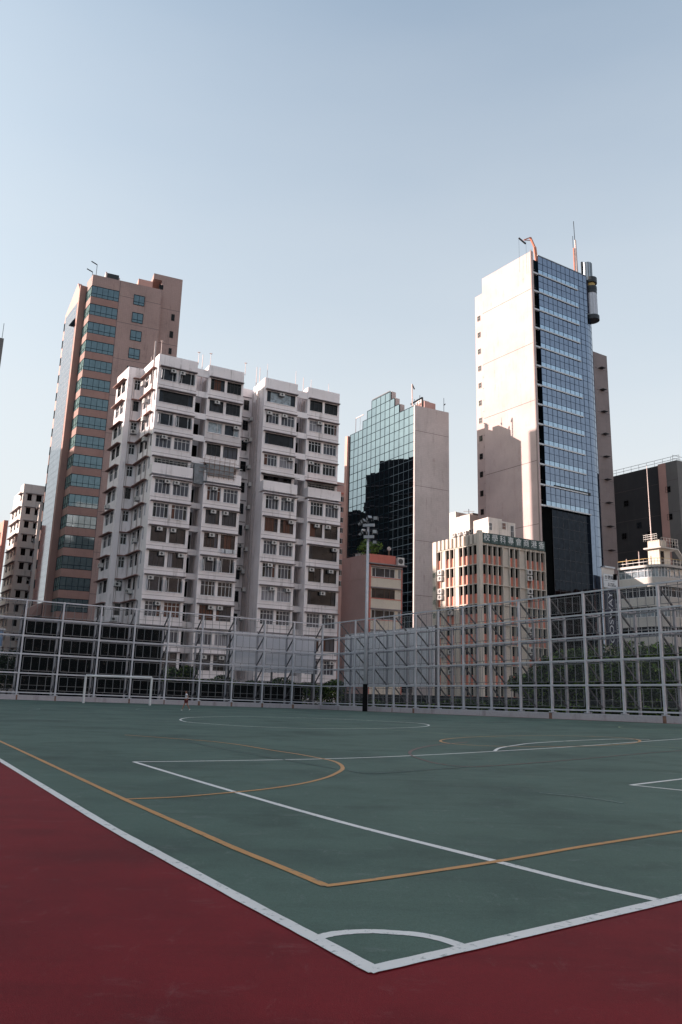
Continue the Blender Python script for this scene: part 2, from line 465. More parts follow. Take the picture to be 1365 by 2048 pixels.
def resample(pts, n=8):
    out = []
    for i in range(len(pts) - 1):
        p0 = pts[max(i - 1, 0)]; p1, p2 = pts[i], pts[i + 1]; p3 = pts[min(i + 2, len(pts) - 1)]
        for k in range(n):
            t = k / n
            out.append(tuple(.5 * ((2 * p1[j]) + (-p0[j] + p2[j]) * t + (2 * p0[j] - 5 * p1[j] + 4 * p2[j] - p3[j]) * t * t + (-p0[j] + 3 * p1[j] - 3 * p2[j] + p3[j]) * t ** 3) for j in (0, 1)))
    out.append(pts[-1]); return out
NL = [0]
def line(px, w, mat, ext=(0, 0), closed=False, n=6, name='court_line'):
    P = [gpt(*q) for q in resample(px, n)]
    if ext[0]: P.insert(0, P[0] + (P[0] - P[2]).normalized() * ext[0])
    if ext[1]:
        dr = (P[-1] - P[-3]).normalized(); e = P[-1].copy()
        for k in range(6): P.append(e + dr * ext[1] * (k + 1) / 6)
    # fine subdivision so the strip follows the fall of the court
    Q = [P[0]]
    for a, b in zip(P, P[1:]):
        k = max(1, int((b - a).length / 1.2)); Q += [a + (b - a) * (i / k) for i in range(1, k + 1)]
    P = Q; NL[0] += 1; lift = .006 + .00025 * NL[0]; b = MB(); L = []
    for i, p in enumerate(P):
        if closed: t = P[(i + 1) % len(P)] - P[i - 1]
        else: t = P[min(i + 1, len(P) - 1)] - P[max(i - 1, 0)]
        nn = Vector((t.y, -t.x)).normalized() * w / 2 * R.uniform(.93, 1.07)
        L.append([Vector((q.x, q.y, gz(q.x, q.y) + lift)) for q in (Vector((p.x, p.y)) - nn, Vector((p.x, p.y)) + nn)])
    for i in range(len(L) - (0 if closed else 1)):
        j = (i + 1) % len(L); b.quad([L[i][0], L[i][1], L[j][1], L[j][0]], mat)
    struct(name, b)
line(L1, .085, 'line_white', (.03, 16)); line(G1, .085, 'line_white', (.03, 20))
line([(638, 1877), (660, 1871.5), (679.7, 1868.5), (710, 1866), (745.6, 1865.3), (780, 1867), (835.7, 1871.5), (882.9, 1880.9), (926, 1895)], .07, 'line_white')
P1 = [(268, 1524.3), (340, 1546.2), (416.9, 1569.2), (493.8, 1591.8), (586, 1618.5), (683, 1645.5), (780, 1670.9), (994.3, 1724.9), (1165.7, 1768.6), (1314, 1802)]
line(P1, .075, 'line_white')
line([(268, 1524.3), (350, 1523.6), (519.5, 1521), (685, 1517.4), (833.8, 1511.5), (987.7, 1503.3), (1143, 1494), (1271, 1484.6), (1365, 1478)], .075, 'line_white', (0, 4))
line([(990, 1502.5), (1000, 1496.5), (1030, 1491.3), (1066, 1486.7), (1143, 1482), (1200, 1479.6), (1245.8, 1478.5), (1300, 1479.5)], .08, 'line_white')
line([(1365, 1558.7), (1262, 1571)], .07, 'line_white', (3, 0)); line([(1262, 1571), (1365, 1581.7)], .07, 'line_white', (0, 3))
O1 = [(0, 1483), (51, 1506.4), (102.6, 1530.8), (194.9, 1574.4), (249, 1599.8), (322, 1632.5), (400, 1667), (472, 1699), (561, 1735.5), (653, 1774)]
line(O1, .066, 'line_orange', (14, 0))
line([(650, 1774.5), (780, 1757.2), (994, 1724.9), (1165.7, 1694.9), (1365, 1663.6)], .06, 'line_orange', (0, 5))
line([(253.8, 1599.5), (350, 1595.6), (442.6, 1588), (519.5, 1580.8), (596.4, 1569.7), (647.7, 1557.7), (673.3, 1547.4), (685.5, 1538.5), (681, 1529.5), (665.6, 1522.6), (640, 1517.2), (596.4, 1509), (545, 1501.3), (483.6, 1491), (422, 1483.3), (340, 1477), (250, 1470.5)], .065, 'line_orange')
el = [(1081 + 200 * math.cos(a) , 1482.3 - .002 * 0 + (11.8 if math.sin(a) > 0 else 10.5) * math.sin(a)) for a in [2 * math.pi * i / 40 for i in range(40)]]
line(el, .07, 'line_orange', closed=True, n=2)
line([(819.7, 1507.5), (822, 1503), (833.8, 1498.2), (850, 1494.3), (874.9, 1490.3), (936, 1484.5)], .07, 'line_red')
line([(819.7, 1507.5), (824, 1512), (833.8, 1516.2), (864.6, 1525.6), (900, 1531.5), (936.4, 1534.3), (975, 1533), (1030, 1529.5), (1143, 1520.5), (1271, 1509), (1365, 1501.3)], .045, 'line_red')
line([(695, 1541), (731, 1547.5), (780, 1546), (844, 1541.5), (936, 1534.9)], .04, 'line_dark')
line([(365.6, 1480.8), (442.6, 1497.4), (558, 1518.5), (673, 1538.5)], .04, 'line_dark')
line([(680, 1452.6), (859.5, 1466), (1030, 1477.7), (1150, 1484), (1365, 1497)], .05, 'line_yellow', (3, 3))
C1 = [(360.5, 1439.9), (368, 1437), (391, 1435), (468, 1433.6), (596, 1435.5), (731, 1441), (808, 1444.9), (844, 1447.6), (858.5, 1451.3), (833.8, 1454.9), (757, 1457.3), (680, 1458), (596.4, 1457), (493.8, 1453), (391, 1446), (367, 1442.8)]
line(C1 + [C1[0]], .08, 'line_white')
line([(0, 1437), (153.8, 1440.5), (350, 1444.2), (596, 1445.8), (680, 1445.6), (1030, 1444)], .06, 'line_faint', (3, 5))
line([(1079, 1587), (1169, 1596), (1246, 1607.7)], .03, 'line_faint')
line([(1365, 1461.5), (1258.6, 1458), (1238, 1454.4), (1250, 1452.5)], .06, 'line_yellow', (4, 0))
line([(58, 1421), (80, 1418.5), (60, 1416), (0, 1412)], .05, 'line_faint')
line([(272, 1419), (290, 1417.5), (360, 1417.8), (500, 1421), (700, 1428)], .1, 'line_faint')

# ------------------------------------------------------------------ fences
def zs(u, sl): return sl * u
meshmat('wire_l', FL.x.x, FL.x.y, .016); meshmat('wire_r', FR.x.x, FR.x.y, .06)
TZ = [.073, .266, .458, .641, .819, 1.0]
def fence(name, label, F, sl, us, umin, umax, wire):
    T = Thing(name, label, 'fence', F.p(us[0], 0))
    H = ZT
    zz = lambda u, f: zs(u, sl) + (H - zs(u, sl)) * f
    bk = -1.15
    def rail(name_, a, b, f, d, r, m):
        mb = MB(); mb.bar(F.p(a, zz(a, f), d), F.p(b, zz(b, f), d), r, m); T.part(name_, mb)
    for u in us:
        mb = MB(); mb.box(F, u - .052, u + .052, zs(u, sl) + .3, H + .06, -.07, .05, 'steel')
        mb.box(F, u - .14, u + .14, zs(u, sl) + .33, zs(u, sl) + .37, -.16, .12, 'steel')
        T.part('post', mb)
        mb = MB(); mb.box(F, u - .06, u + .06, zs(u, sl) + .1, zz(u, TZ[4]) + .1, bk - .06, bk + .06, 'steel_back'); T.part('back_post', mb)
        for i in range(1, 5):
            mb = MB(); mb.bar(F.p(u, zz(u, TZ[i]), 0), F.p(u, zz(u, TZ[i]), bk), .045, 'steel_back'); T.part('tie_bar', mb)
        for i in range(5):
            mb = MB(); mb.bar(F.p(u, zz(u, TZ[i + 1]) - .12, -.1), F.p(u, zz(u, TZ[i]) + .1, bk if i < 4 or True else 0), .05, 'steel_dark'); T.part('brace', mb)
    for i, f in enumerate(TZ): rail('rail', umin, umax, f, 0, .058 if i else .055, 'steel')
    rail('rail', umin, umax, .045, .02, .035, 'steel')
    for f in TZ[1:5]: rail('back_rail', umin, umax, f, bk, .05, 'steel_back')
    for i, u in enumerate(us):
        v = us[i + 1] if i + 1 < len(us) else u + (us[-1] - us[-2])
        a, b = min(u, v) + .17, max(u, v) - .17
        for t in range(5):
            mb = MB(); zl = lambda q: zz(q, TZ[t]) + .17; zh = lambda q: zz(q, TZ[t + 1]) - .17
            r = .021; d = .03
            c = [F.p(a, zl(a), d), F.p(b, zl(b), d), F.p(b, zh(b), d), F.p(a, zh(a), d)]
            for k in range(4): mb.bar(c[k], c[(k + 1) % 4], r, 'steel_thin')
            for k in (1, 2, 3): q = a + (b - a) * k / 4; mb.bar(F.p(q, zl(q), d), F.p(q, zh(q), d), r * .85, 'steel_thin')
            if t == 0: mb.bar(F.p(a, zl(a) * .66 + zh(a) * .34, d), F.p(b, zl(b) * .66 + zh(b) * .34, d), .014, 'steel_thin')
            for k in (.2, .5, .8):       # clips to the rails
                q = a + (b - a) * k
                mb.bar(F.p(q, zh(q), d), F.p(q, zh(q) + .12, d), .015, 'steel_dark'); mb.bar(F.p(q, zl(q), d), F.p(q, zl(q) - .12, d), .015, 'steel_dark')
            mb.quad([F.p(a, zl(a), d - .02), F.p(b, zl(b), d - .02), F.p(b, zh(b), d - .02), F.p(a, zh(a), d - .02)], wire)
            T.part('mesh_panel', mb)
    mb = MB(); n = 24
    for k in range(n):
        a = umin + (umax - umin) * k / n; b = umin + (umax - umin) * (k + 1) / n
        za, zb = zs(a, sl), zs(b, sl)
        mb.hexa([F.p(a, za - .3, -.35), F.p(b, zb - .3, -.35), F.p(b, zb - .3, .12), F.p(a, za - .3, .12),
                 F.p(a, za + .3, -.35), F.p(b, zb + .3, -.35), F.p(b, zb + .3, .12), F.p(a, za + .3, .12)], 'kerb_concrete')
    p = T.part('plinth', mb)
    for u in us[1:]:
        if R.random() < .6:
            mb = MB(); z = zs(u, sl); w = R.uniform(.05, .14); o = R.uniform(-.06, .06)
            mb.box(F, u - w + o, u + w * .6 + o, z - .1, z + .303, .122, .126 , 'rust'); T.part('rust_stain', mb, p)
    return T
# post stations read off the picture, evened out
def even(F, px, base, sl):
    q = [F.px(x, y)[0] for x, y in px]; n = len(q); st = (q[-1] - q[0]) / (n - 1) if n > 1 else 3
    return q, st
pxl = [(641.5, 1418.4), (583, 1416.5), (523, 1416), (461.5, 1414), (396, 1412), (327, 1410), (257.6, 1407), (186.5, 1404.5), (109, 1401), (31.7, 1398)]
pxr = [(641.5, 1418.4), (675, 1421), (708, 1422), (747, 1424), (787.5, 1426.6), (831.4, 1429), (877.6, 1431), (928, 1433), (984, 1436), (1043, 1439), (1106, 1441.5), (1177, 1442.5), (1251, 1444.6), (1332.6, 1446.7)]
ql, stl = even(FL, pxl, 0, SL); qr, str_ = even(FR, pxr, 0, SR)
print('left posts', [round(x, 2) for x in ql]); print('right posts', [round(x, 2) for x in qr]); print('L', FL.L, lb, 'R', FR.L, rb, 'corner', corner, 'ZT', ZT)
ul = ql + [ql[-1] + stl, ql[-1] + 2 * stl]; ur = qr[1:] + [qr[-1] + (qr[-1] - qr[-2]), qr[-1] + 2 * (qr[-1] - qr[-2])]
fence('sports_fence', 'tall grey steel frame fence along the far left side of the court, behind the goal', FL, SL, ul, 0, ul[-1], 'wire_l')
fence('sports_fence', 'tall grey steel frame fence along the right side of the court, behind the floodlight mast', FR, SR, ur, 0, ur[-1], 'wire_r')

# screens and boards behind the fences
def slab(name, label, cat, F, a, b, z0, z1, d, mat, th=.12, posts=True):
    mb = MB(); mb.box(F, a, b, z0, z1, d - th, d, mat); T = Thing(name, label, cat, F.p((a + b) / 2, 0, d))
    T.part('sheet', mb)
    if posts:
        n = max(2, int(abs(b - a) / 3)); 
        for k in range(n + 1):
            q = a + (b - a) * k / n; mb = MB(); mb.box(F, q - .06, q + .06, -.05, z1 + .05, d - th - .14, d - th - .003, 'steel_dark'); T.part('post', mb)
    return T
def fz(F, x, y, d): return F.px(x, y, d)
a = fz(FL, 42, 1300, -2.4)[0]; b = fz(FL, 327, 1300, -2.4)[0]; zt = fz(FL, 180, 1242, -2.4)[1]
slab('netting_screen', 'solid black netting screen behind the fence and the goal', 'screen', FL, a, b, 0, zt, -2.4, 'black_net', .2)
a = fz(FL, 327, 1380, -3)[0]; zt = fz(FL, 500, 1370, -3)[1]
slab('netting_screen', 'low black screen under the hedge top, right of the goal', 'screen', FL, a, 0, 0, zt, -3, 'black_net', .2)
a = fz(FL, 462, 1300, -1.9)[0]; b = fz(FL, 629, 1300, -1.9)[0]; z0 = fz(FL, 545, 1344, -1.9)[1]; z1 = fz(FL, 545, 1268, -1.9)[1]
slab('board_wall', 'pale grey boarding behind the left fence, near the fence corner', 'hoarding', FL, a, b, z0, z1, -1.9, 'board_white')
a = fz(FR, 690, 1300, -2.2)[0]; b = fz(FR, 868, 1300, -2.2)[0]; z0 = fz(FR, 800, 1372, -2.2)[1]; z1 = fz(FR, 800, 1258, -2.2)[1]
slab('board_wall', 'mottled grey boarding behind the right fence, beside the floodlight mast', 'hoarding', FR, a, b, z0, z1, -2.2, 'board_white')

# ================================================================== buildings
DIRF, DIRL = 27.6, 123.4    # street grid headings
def hd(deg): return Vector((math.cos(math.radians(deg)), math.sin(math.radians(deg))))
def hv(P, deg, L): d = hd(deg); return Vector((P[0] + d.x * L, P[1] + d.y * L))

# ---------------------------------------------------------------- white apartment block
A = at_y(320, 707, 100); ZR = A.z
E_ = at_z(680, 788, ZR); FA = Face(A, E_)
S1 = at_z(288, 738, ZR); S2 = at_z(259, 733, ZR); S3 = at_z(236, 755, ZR)
TA = Thing('apartment_block', 'white apartment block of four window stacks with weathered walls and many air conditioners', 'building', (A.x, A.y, 0))
B1, B2, B3, B4 = (0, 5.5), (7.15, 12.45), (15.75, 21.05), (22.75, FA.L)
FH = 3.222; ZW = [44.45 - FH * k for k in range(15)]      # window heads
ZS = 30.45                                               # top of the projecting lower floors
PR = 1.3
body = MB()
back = 18.0
cor = -.4
bodyp = [FA.p(*q) for q in ((.1, 0, cor), (5.45, 0, cor), (5.45, 0, -2.8), (7.2, 0, -2.8), (7.2, 0, cor), (12.4, 0, cor), (12.4, 0, -5), (15.8, 0, -5), (15.8, 0, cor), (21.0, 0, cor), (21.0, 0, -2.8), (22.8, 0, -2.8), (22.8, 0, cor), (FA.L - .05, 0, cor), (FA.L - .05, 0, -back), (0, 0, -back))]
S4 = hv(S3, DIRF, 4)
body.prism([(p.x, p.y) for p in bodyp], 0, ZR - .6, 'white_wall')
# left wing
FS1 = Face(A, S1); FW = Face(S2, S1); FS2 = Face(S2, S3)
wingp = [FW.p(0, 0, -.3), FW.p(FW.L + 3, 0, -.3), FW.p(FW.L + 3, 0, -5.5), FS2.p(FS2.L, 0, -.3), FS2.p(.1, 0, -.3)]
body.prism([(p.x, p.y) for p in wingp], 0, ZR - 1.1, 'white_wall')
wmb = MB()
frames = ['frame_white', 'frame_black', 'frame_black', 'frame_white', 'frame_bronze']
panes_ = ['p_dark', 'p_grey', 'p_curtain', 'p_slate', 'p_dark', 'p_curtain_white', 'p_black', 'p_black', 'p_slate', 'p_dark', 'p_brown']
# (bay, floor) -> style ; p picture window, g grid pair, s side casements, d dark pair, t pale pair
ST = {0: 'sPsgGggdDsggdg', 1: 'bbtk0gboswbgbw', 2: 'PgPw0goggwgkgg', 3: 'kwgg0gdPdPgkgg'}
SPEC = {'s': ('frame_white', 'p_slate', (.2, .78), (), True), 'g': ('frame_white', 'p_curtain', (.25, .5, .75), (.74,), False),
        'G': ('frame_white', 'p_slate', (.25, .62), (.72,), False), 'b': ('frame_black', 'p_grey', (.25, .5, .75), (.74,), False),
        'd': ('frame_black', 'p_dark', (.5,), (), False), 'D': ('frame_black', 'p_black', (.33, .66), (), False),
        't': ('frame_white', 'p_pale', (.68,), (), False), 'k': ('frame_black', 'p_dark', (.35, .7), (.78,), False),
        'o': ('frame_bronze', 'p_brown', (.25, .5, .75), (.74,), False), 'w': ('frame_white', 'p_curtain_white', (.3, .55, .8), (.7,), False)}
nwin = 0; overflow = MB()
for bi, (u0, u1) in enumerate((B1, B2, B3, B4)):
    W = u1 - u0
    # parapet and cheeks
    wmb.box(FA, u0, u1, ZW[0] + .35, ZR, -.4, 0, 'white_wall')
    for sgn in (0, 1):
        e = u0 if sgn == 0 else u1 - .25
        wmb.box(FA, e, e + .25, ZR - 1.9, ZR - .003, -4.5, -.4, 'white_wall')
    for k in range(14):
        zt = ZW[k]; zb = zt - (1.75 if k < 4 else 2.0); fl = zt - FH
        low = k >= 5; d = PR if low else 0.
        if k == 4: zb = zt - 1.9
        if bi == 1 and k == 2: zb = zt - 1.6
        m_ = .42
        if low: m_ = .5
        st = ST[bi][k]
        one = st == 'P'
        if k == 4:
            ops = [(u0 + .5, u1 - .4, zb, zt)]
        elif one: ops = [(u0 + m_, u1 - m_ + .1, zb, zt)]
        else:
            mid = u0 + W * .5; ops = [(u0 + m_, mid - .17, zb, zt), (mid + .2, u1 - m_ + .12, zb, zt)]
        ztop = (ZW[k - 1] - FH + .35) if k else ZW[0] + .35
        ztop = zt + .35; zlow = zt - FH + .35
        if k == 5: ztop = zt + .35
        skin(wmb, FA, u0, u1, zlow, ztop, ops, d, .3, 'white_wall' if (bi, k) != (1, 2) else 'white_wall_old')
        if low:  # cheeks of the projection
            wmb.box(FA, u0, u0 + .2, zlow, ztop, -.35, d - .3, 'white_wall'); wmb.box(FA, u1 - .2, u1, zlow, ztop, -.35, d - .3, 'white_wall')
        for j, (a, b, za, zb_) in enumerate(ops):
            sp = SPEC[st if st in SPEC else ('d' if st != 'P' else 'd')]
            if st == 'P':
                window(TA, FA, a, b, za, zb_, d, (.13, .86), (), 'frame_black', 'p_dark' if bi < 2 else 'p_slate', .16, .07, cellpanes=['p_slate', 'p_dark' if k != 0 else 'p_pale', 'p_slate'])
            elif k == 4:
                window(TA, FA, a, b, za, zb_, d, (.18, .36, .54, .72, .86), (.75,), 'frame_white' if bi == 1 else 'frame_black', 'p_dark', .2, .06, cellpanes=['p_dark', 'p_grey', 'p_dark', 'p_curtain'])
            else:
                fm, pm, cs, rs, sc_ = sp
                if R.random() < .25: pm = R.choice(panes_)
                cp = [pm] * 4
                if R.random() < .5: cp = [R.choice(panes_), pm, pm, R.choice(panes_)]
                if sc_: rs = ()
                window(TA, FA, a, b, za, zb_, d, cs, rs, fm, pm, .16, .085, cellpanes=cp)
                if sc_:   # opened casement leaves
                    f = MB()
                    for q in (a + .05, b - .05): f.box(FA, q - .03, q + .03, za + .1, zb_ - .45, d, d + .4, 'frame_white')
                    TA.part('casement', f)
            # sill
            wmb.box(FA, a - .05, b + .05, za - .09, za - .003, d, d + .09, 'white_wall')
        # hood over the windows
        h = MB(); h.box(FA, u0 + .12, u1 - (.05 if not low else .0), zt + .06, zt + .17, d + .003, d + .5, 'hood_concrete')
        TA.part('window_hood', h)
        # floor line
        wmb.box(FA, u0, u1, zlow + .35, zlow + .39, d, d + .025, 'hood_concrete')
        if k != 4:
            for j, (a, b, za, zb_) in enumerate(ops):
                if R.random() < (.62 if low else .3):
                    q = R.choice([a + .05, b - .85, (a + b) / 2 - .35]); aircon(TA, FA, q, zb_ - .55, d - .1, .72, .46, .5)
    # balcony parapet on top of the lower part
    wmb.box(FA, u0 + .2, u1 - .2, ZS - 1.45, ZS, PR - .15, PR - .002, 'white_wall')
    for e in (u0, u1 - .2): wmb.box(FA, e, e + .2, ZS - 1.45, ZS, .003, PR, 'white_wall')
    wmb.box(FA, u0 + .2, u1 - .2, ZW[5] + .35, ZW[5] + .5, 0.003, PR - .15, 'hood_concrete')
    if bi != 1:
        rl = MB()
        for z in (.35, .62): rl.bar(FA.p(u0 + .1, ZS + z, PR - .1), FA.p(u1 - .1, ZS + z, PR - .1), .03, 'railing')
        n_ = 10
        for q in range(n_ + 1): uu = u0 + .1 + (W - .2) * q / n_; rl.bar(FA.p(uu, ZS, PR - .1), FA.p(uu, ZS + .65, PR - .1), .02, 'railing')
        if bi in (0, 3): TA.part('railing', rl)
# awnings on the setback floor
def awn(bi, m_, z, d1, lab):
    u0, u1 = (B1, B2, B3, B4)[bi]; h = MB()
    h.hexa([FA.p(u0 + .1, z, .02), FA.p(u1 + .1, z, .02), FA.p(u1 + .2, z - .45, d1), FA.p(u0 + .2, z - .45, d1),
            FA.p(u0 + .1, z + .1, .02), FA.p(u1 + .1, z + .1, .02), FA.p(u1 + .2, z - .38, d1), FA.p(u0 + .2, z - .38, d1)], m_)
    h.bar(FA.p(u0 + .2, z - .42, d1), FA.p(u1 + .2, z - .42, d1), .05, 'railing'); TA.part('awning', h, label=lab)
awn(2, 'awning_dark', ZW[4] + .25, 1.5, 'dark pulled-out awning'); awn(3, 'awning_red', ZW[4] + .2, 2.0, 'red and cream pulled-out awning'); awn(1, 'awning_dark', ZW[4] + .3, 1.0, 'dark awning edge above the scaffold')
TA.part('wall', wmb)
# slots between stacks with slab bridges
sm = MB()
for (a, b) in ((B1[1], B2[0]), (B3[1], B4[0])):
    sm.box(FA, a + .002, b - .002, ZR - 2.0, ZR - .9, -.3, -.05, 'white_wall')
    for k in range(1, 14): sm.box(FA, a + .002, b - .002, ZW[k] + .1, ZW[k] + .95, -.38, -.05, 'white_wall' )
    for k in range(5, 14): sm.box(FA, a + .002, b - .002, ZW[k] + .12, ZW[k] + .85, -.05, .3, 'white_wall_old')
    for dd in (-1.0, -1.5, -2.2): sm.bar(FA.p(b - .03, 0, dd), FA.p(b - .03, ZR - 2, dd), .06, 'pipe', n=5)
TA.part('slab_bridge', sm)
for (a, b) in ((B1[1], B2[0]), (B3[1], B4[0])):
    for k in range(1, 14):
        window(TA, FA, a + .15, b - .15, ZW[k] - 1.9, ZW[k] + .2, -2.8, (), (), 'frame_black', 'p_black', -.01, .04, name='slot_window')
# deep light well
FWB = Face(FA.p(12.45, 0, -5), FA.p(15.75, 0, -5))
for k in range(13):
    z = ZW[k]
    window(TA, FWB, 2.0, 2.85, z - 1.75, z - .2, .0, (.5,), (.6,), 'frame_black', R.choice(['p_black', 'p_dark', 'p_grey']), -.02, .05)
    lm = MB(); lm.box(FWB, .05, 3.2, z + .25, z + .33, 0.002, .15, 'hood_concrete'); TA.part('ledge', lm)
FWS = Face(FA.p(15.75, 0, -5), FA.p(15.75, 0, 0))
for q in (.6, 1.0, 1.5, 2.1, 2.5, 3.3): pipe(TA, FWS, q, 3, ZR - 1 - R.random() * 2, .1, .06)
for k in range(1, 13):
    if R.random() < .7: aircon(TA, FWS, R.uniform(.3, 1.4), ZW[k] - R.uniform(.4, 1.6), .05, .8, .55, .5)
    if R.random() < .6: aircon(TA, FWB, R.uniform(2.2, 2.5), ZW[k] - R.uniform(.2, .6), .0, .6, .45, .5)
bp = MB(); bp.box(FWB, -.1, 3.4, ZR - 3, ZR - .3, -.3, .002, 'white_wall'); TA.part('parapet', bp)
# side wall facing left
sw = MB()
def sidewin(F, a, b, k, d, hood=True, fm='frame_white', pm='p_dark', zt=None, h=1.5, cols=(.5,), ac=.3):
    zt = ZW[k] + .15 if zt is None else zt
    window(TA, F, a, b, zt - h, zt, d, cols, (.7,), fm, pm, .12, .05)
    if R.random() < ac: aircon(TA, F, (a + b) / 2 - .3, zt - R.choice([.6, 1.1, h + .7]), d, .75, .5, .55)
NS = 11
for k in range(14):
    zt = ZW[k] + .1; z0, z1 = zt - FH + .35, zt + .35
    oA = [(.35, .95, zt - 1.7, zt), (2.1, 3.1, zt - 1.7, zt), (3.7, 5.3, zt - 1.7, zt)]
    skin(sw, FS1, 0, FS1.L, z0, z1, oA, 0, .3, 'white_wall')
    oB = [(FW.L - 1.15, FW.L - .25, zt - 1.55, zt)]
    skin(sw, FW, 0, FW.L, z0, z1, oB, 0, .3, 'white_wall')
    oC = [(.9, 2.5, zt - 1.7, zt), (2.8, 4.4, zt - 1.7, zt)]
    skin(sw, FS2, 0.0, FS2.L, z0, z1, oC, 0, .3, 'white_wall')
    for (F, ops) in ((FS1, oA), (FW, oB), (FS2, oC)):
        for (a, b, za, zb_) in ops:
            if nwin < 60:
                nwin += 1
                window(TA, F, a, b, za, zb_, 0, (.5,), (.68,), R.choice(['frame_white', 'frame_white', 'frame_black']), R.choice(['p_dark', 'p_black', 'p_slate', 'p_grey']), .14, .08, name='side_window')
            else:
                overflow.box(F, a, b, za, zb_, -.16, -.12, 'p_dark')
    h = MB(); h.box(FS1, .0 + .9, FS1.L - .05, zt + .05, zt + .16, .003, .5, 'hood_red'); TA.part('window_hood', h)
    h = MB(); h.box(FW, FW.L - 1.35, FW.L - .5, zt + .05, zt + .16, .003, .45, 'hood_red'); TA.part('window_hood', h)
    h = MB(); h.box(FS2, .6, FS2.L + .2, zt + .05, zt + .16, .003, .55, 'hood_red'); TA.part('window_hood', h)
    for F, a, b in ((FS1, 1.2, 5.2), (FS1, 2.5, 4.5), (FW, .6, 1.), (FS2, 1., 3.6)):
        if R.random() < .42: aircon(TA, F, R.uniform(a, b), zt - R.uniform(.6, 2.6), .02, .8, .55, .55)
sw.box(FS1, 0, FS1.L, ZW[0] + .45, ZR, -.3, 0, 'white_wall'); sw.box(FW, 0, FW.L, ZW[0] + .45, ZR, -.3, 0, 'white_wall'); sw.box(FS2, 0, FS2.L, ZW[0] + .45, ZR, -.3, 0, 'white_wall')
TA.part('side_wall', sw)
TA.part('side_window', overflow, kind='stuff')
for q in (1.5, 3.35, 5.6): pipe(TA, FS1, q, 2, ZW[1], .1, .06)
pipe(TA, FS1, 1.8, ZW[1], ZR + 2.5, .12, .1); pipe(TA, FW, .75, 2, ZW[0], .06, .04); pipe(TA, FW, 1.0, 2, ZW[0] + .5, .06, .04)
TA.part('body', body)
for (x, y, h, bl) in ((320, 707, 2.0, 1), (395, 724, 1.6, 1), (419, 729, 1.8, 1), (489, 745, 1.6, 1), (533, 754, 2.2, 0), (590, 768, 2.2, 0), (621, 775, 1.4, 0), (656, 783, 1.4, 0), (300, 727, 1.2, 0)):
    P = at_z(x, y, ZR); aerial(TA, P + Vector((.1, .3, -.3)), h + .3, .045, 'mast_white', bl)
for u_ in (6.3, 22.2, 15.1, 14.6): P = FA.p(u_, ZR - 3, -.6); aerial(TA, P, 4.6, .07)
# lower storey clutter: podium
pm_ = MB(); pm_.box(FA, .0, FA.L, 0, ZW[13] - FH + .35, -.3, PR - .01, 'white_wall_old'); TA.part('podium_wall', pm_)

# scaffold and tarpaulin on the second stack
TS = Thing('scaffold', 'small bamboo scaffold wrapped in grey tarpaulin hung on the white apartment block', 'scaffold', FA.p(9.5, ZW[4] - 2, 1.5))
tp = MB(); tp.box(FA, 7.4, 11.2, ZW[4] - 1.75, ZW[4] - .05, PR + .25, PR + .3, 'tarp_grey'); tp.box(FA, 5.85, 7.35, ZW[4] - 3.0, ZW[4] - .2, .7, .8, 'tarp_grey'); tp.box(FA, 5.85, 5.9, ZW[4] - 3.0, ZW[4] - .2, 0.02, .7, 'tarp_grey'); tp.box(FA, 7.35, 7.4, ZW[4] - 2.9, ZW[4] - .3, .3, PR + .25, 'tarp_grey')
TS.part('tarpaulin', tp)
bb = MB()
for q in range(7): uu = 6.9 + q * .72; bb.bar(FA.p(uu, ZW[4] - 2.1, PR + .35), FA.p(uu + .05, ZW[4] + 1.1 - (q % 2) * .3, PR + .3), .03, 'bamboo')
for z in (-1.5, -.9, -.2, .4): bb.bar(FA.p(6.2, ZW[4] + z, PR + .38), FA.p(11.5, ZW[4] + z - .05, PR + .38), .03, 'bamboo')
TS.part('bamboo_poles', bb)
# birds and washing
ln_ = MB(); u_ = 10.2
for q in range(7): ln_.box(FA, u_ + q * .28, u_ + q * .28 + .2, ZW[7] - 2.5 - R.random() * .15, ZW[7] - 2.05, PR + .3, PR + .34, R.choice(['shirt', 'tarp_grey', 'sign_white']))
ln_.bar(FA.p(u_ - .1, ZW[7] - 2.03, PR + .32), FA.p(u_ + 2.1, ZW[7] - 2.03, PR + .32), .02, 'railing')
TW = Thing('washing_line', 'row of washing hung under a brown-curtained window of the white apartment block', 'washing', FA.p(11, ZW[7] - 2, PR + .3)); TW.part('laundry', ln_)

# ---------------------------------------------------------------- brown tower
A2 = at_y(187, 548.6, 150); ZB = A2.z; FB = Face(A2, hv(A2, 23.7, 15)); FBL = Face(A2, hv(A2, 123.8, 10))
TB = Thing('office_tower', 'brown tiled office tower with blue ribbon windows behind the white apartment block', 'building', (A2.x, A2.y, 0))
u5 = FB.px(242, 561)[0]; u14 = FB.px(325, 580)[0]; ux, zx = FB.px(355, 711, -1.0)
w0 = FB.px(186, 570.5)[1]; w11 = FB.px(146.5, 947)[1]; fh = (w0 - w11) / 10.; print('brown floor', fh, 'w0', w0, 'u', u5, u14, ux)
lu = 4.2
bm_ = MB()
nf = int(w0 / fh)
core = [FB.p(.3, 0, -.35), FB.p(u14, 0, -.35), FB.p(u14, 0, -14), FB.p(-2, 0, -22), FBL.p(24, 0, -.6), FBL.p(.3, 0, -.35)]
bm_.prism([(p.x, p.y) for p in core], 0, ZB - 1.2, 'brown_band')
bm_.box(FB, u5, u14, 0, ZB, -.35, .05, 'brown_tile')
